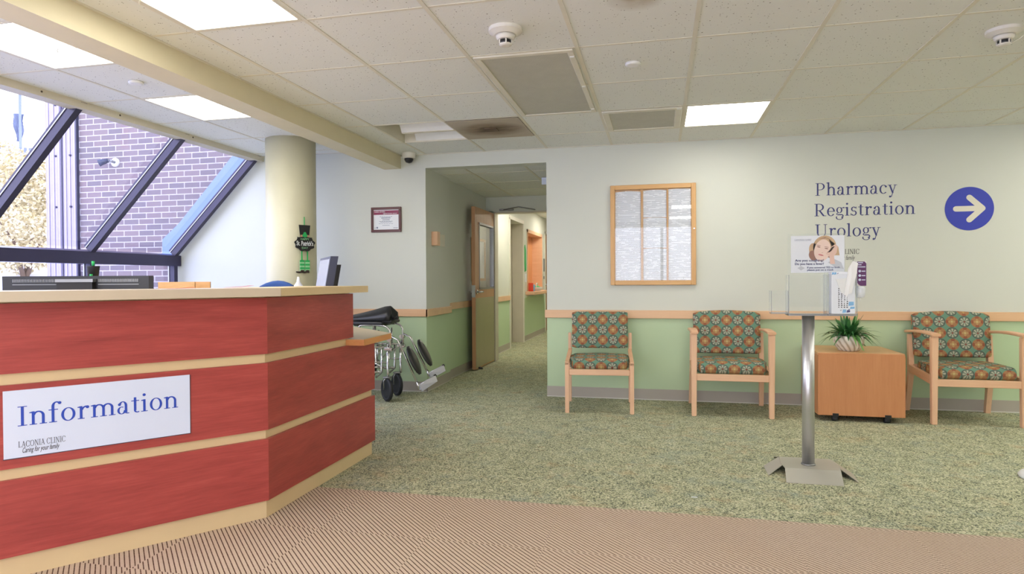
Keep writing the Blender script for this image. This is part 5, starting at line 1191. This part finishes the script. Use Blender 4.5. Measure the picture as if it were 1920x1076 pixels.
bm = B(); prism(bm, [(1.012, 3.943, 1.02), (1.050, 3.942, 1.03), (1.074, 3.940, 1.13), (1.083, 3.943, 1.20), (1.058, 3.946, 1.212), (1.034, 3.946, 1.17), (1.022, 3.944, 1.09)], (0, .004, 0)); prism(bm, [(1.020, 3.944, 1.00), (1.030, 3.941, 1.02), (1.052, 3.937, 1.13), (1.046, 3.939, 1.19), (1.036, 3.942, 1.16)], (0, .003, 0)); obj('pulled_mask', bm, M['white'], mb)
bm = B(); poly2(bm, fb, [(.022, .198), (.094, .205), (.096, .13), (.078, .098), (.05, .12)], .006); obj('folded_mask', bm, M['white'], mb)
# sanitiser dispenser hung on the tray side
sn_ = thing('sanitiser_bottle', 'purple-labelled hand sanitiser bottle hanging on the right of the acrylic tray', 'sanitiser', (1.11, 4.0, .99))
bm = B(); box(bm, (1.083, 3.975, 1.07), (1.136, 4.02, 1.212), 0, .006, 2); obj('holder', bm, M['white'], sn_)
fz = ((1.083, 3.975, 1.07), (1, 0, 0), (0, 0, 1), (0, -1, 0))
bm = B(); poly2(bm, fz, [(.004, .02), (.012, .008), (.022, .002), (.051, .002), (.051, .128), (.042, .139), (.004, .139)], .0008); obj('label', bm, M['purple'], sn_)
bm = B()
for z in (.085, .060, .036): poly2(bm, fz, ell(.017, z, .007, .007, 14), .0006, 0, .0008); quad(bm, fz, .027, z - .003, .046, z + .002, .0006, 0, .0008)
for z, l in ((.13, .026), (.118, .018), (.106, .038)): quad(bm, fz, .008, z, .008 + l, z + .005, .0006, 0, .0008)
obj('print', bm, M['pale'], sn_)
bm = B(); lathe(bm, (1.110, 3.998, 0), [(.008, 1.003), (.021, 1.008), (.026, 1.03), (.026, 1.055), (.021, 1.072)], 28); obj('bottle', bm, M['bottle'], sn_)
bm = B(); cyl(bm, (1.110, 3.998, .985), (1.110, 3.998, 1.004), .003, 10); obj('nozzle', bm, M['white'], sn_)
bm = B(); box(bm, (1.08, 3.99, 1.08), (1.0835, 4.01, 1.18)); obj('bracket', bm, M['white'], sn_)
# white domed foot at the right edge
fx = thing('floor_base', 'white round domed base on the carpet in front of the far armchair', 'base', (2.085, 4.10, 0))
bm = B(); lathe(bm, (2.085, 4.10, 0), [(.13, 0), (.135, .012), (.12, .03), (.06, .05), (.02, .055)], 36); obj('base', bm, M['white'], fx)
bm = B(); lathe(bm, (2.085, 4.10, 0), [(.05, .05), (.05, .062), (.03, .07)], 28); obj('cap', bm, M['whiteplastic'], fx)
bm = B(); box(bm, (.155, 3.395, .0005), (.185, 3.402, .002)); tag(obj('paper_scrap', bm, M['paperw']), 'tiny white paper scrap on the green carpet', 'litter')

# ------------------------------------------------------------------ world light
w = bpy.data.worlds.new('sky'); S.world = w; w.use_nodes = True; nt = w.node_tree; nt.nodes.clear()
out = nt.nodes.new('ShaderNodeOutputWorld'); bg = nt.nodes.new('ShaderNodeBackground'); tc = nt.nodes.new('ShaderNodeTexCoord'); sp = nt.nodes.new('ShaderNodeSeparateXYZ'); rp = nt.nodes.new('ShaderNodeValToRGB')
rp.color_ramp.elements[0].position = 0.0; rp.color_ramp.elements[0].color = (1.0, 1.0, 1.0, 1); rp.color_ramp.elements[1].position = .75; rp.color_ramp.elements[1].color = (.52, .58, 1.0, 1)
nt.links.new(tc.outputs['Generated'], sp.inputs[0]); nt.links.new(sp.outputs[2], rp.inputs[0]); nt.links.new(rp.outputs[0], bg.inputs[0]); nt.links.new(bg.outputs[0], out.inputs[0])
bg.inputs[1].default_value = 3.7

for o in bpy.data.objects:
    for k in ('_w', '_local'):
        if k in o: del o[k]
S.view_settings.view_transform = 'Standard'; S.view_settings.look = 'None'; S.view_settings.gamma = 1.0; S.view_settings.use_curve_mapping = False
S.view_settings.exposure = 0.52
S.cycles.use_denoising = True
S.cycles.max_bounces = 8; S.cycles.diffuse_bounces = 4; S.cycles.glossy_bounces = 4; S.cycles.transparent_max_bounces = 16
S.cycles.sample_clamp_indirect = 6.0; S.cycles.caustics_reflective = False; S.cycles.caustics_refractive = False
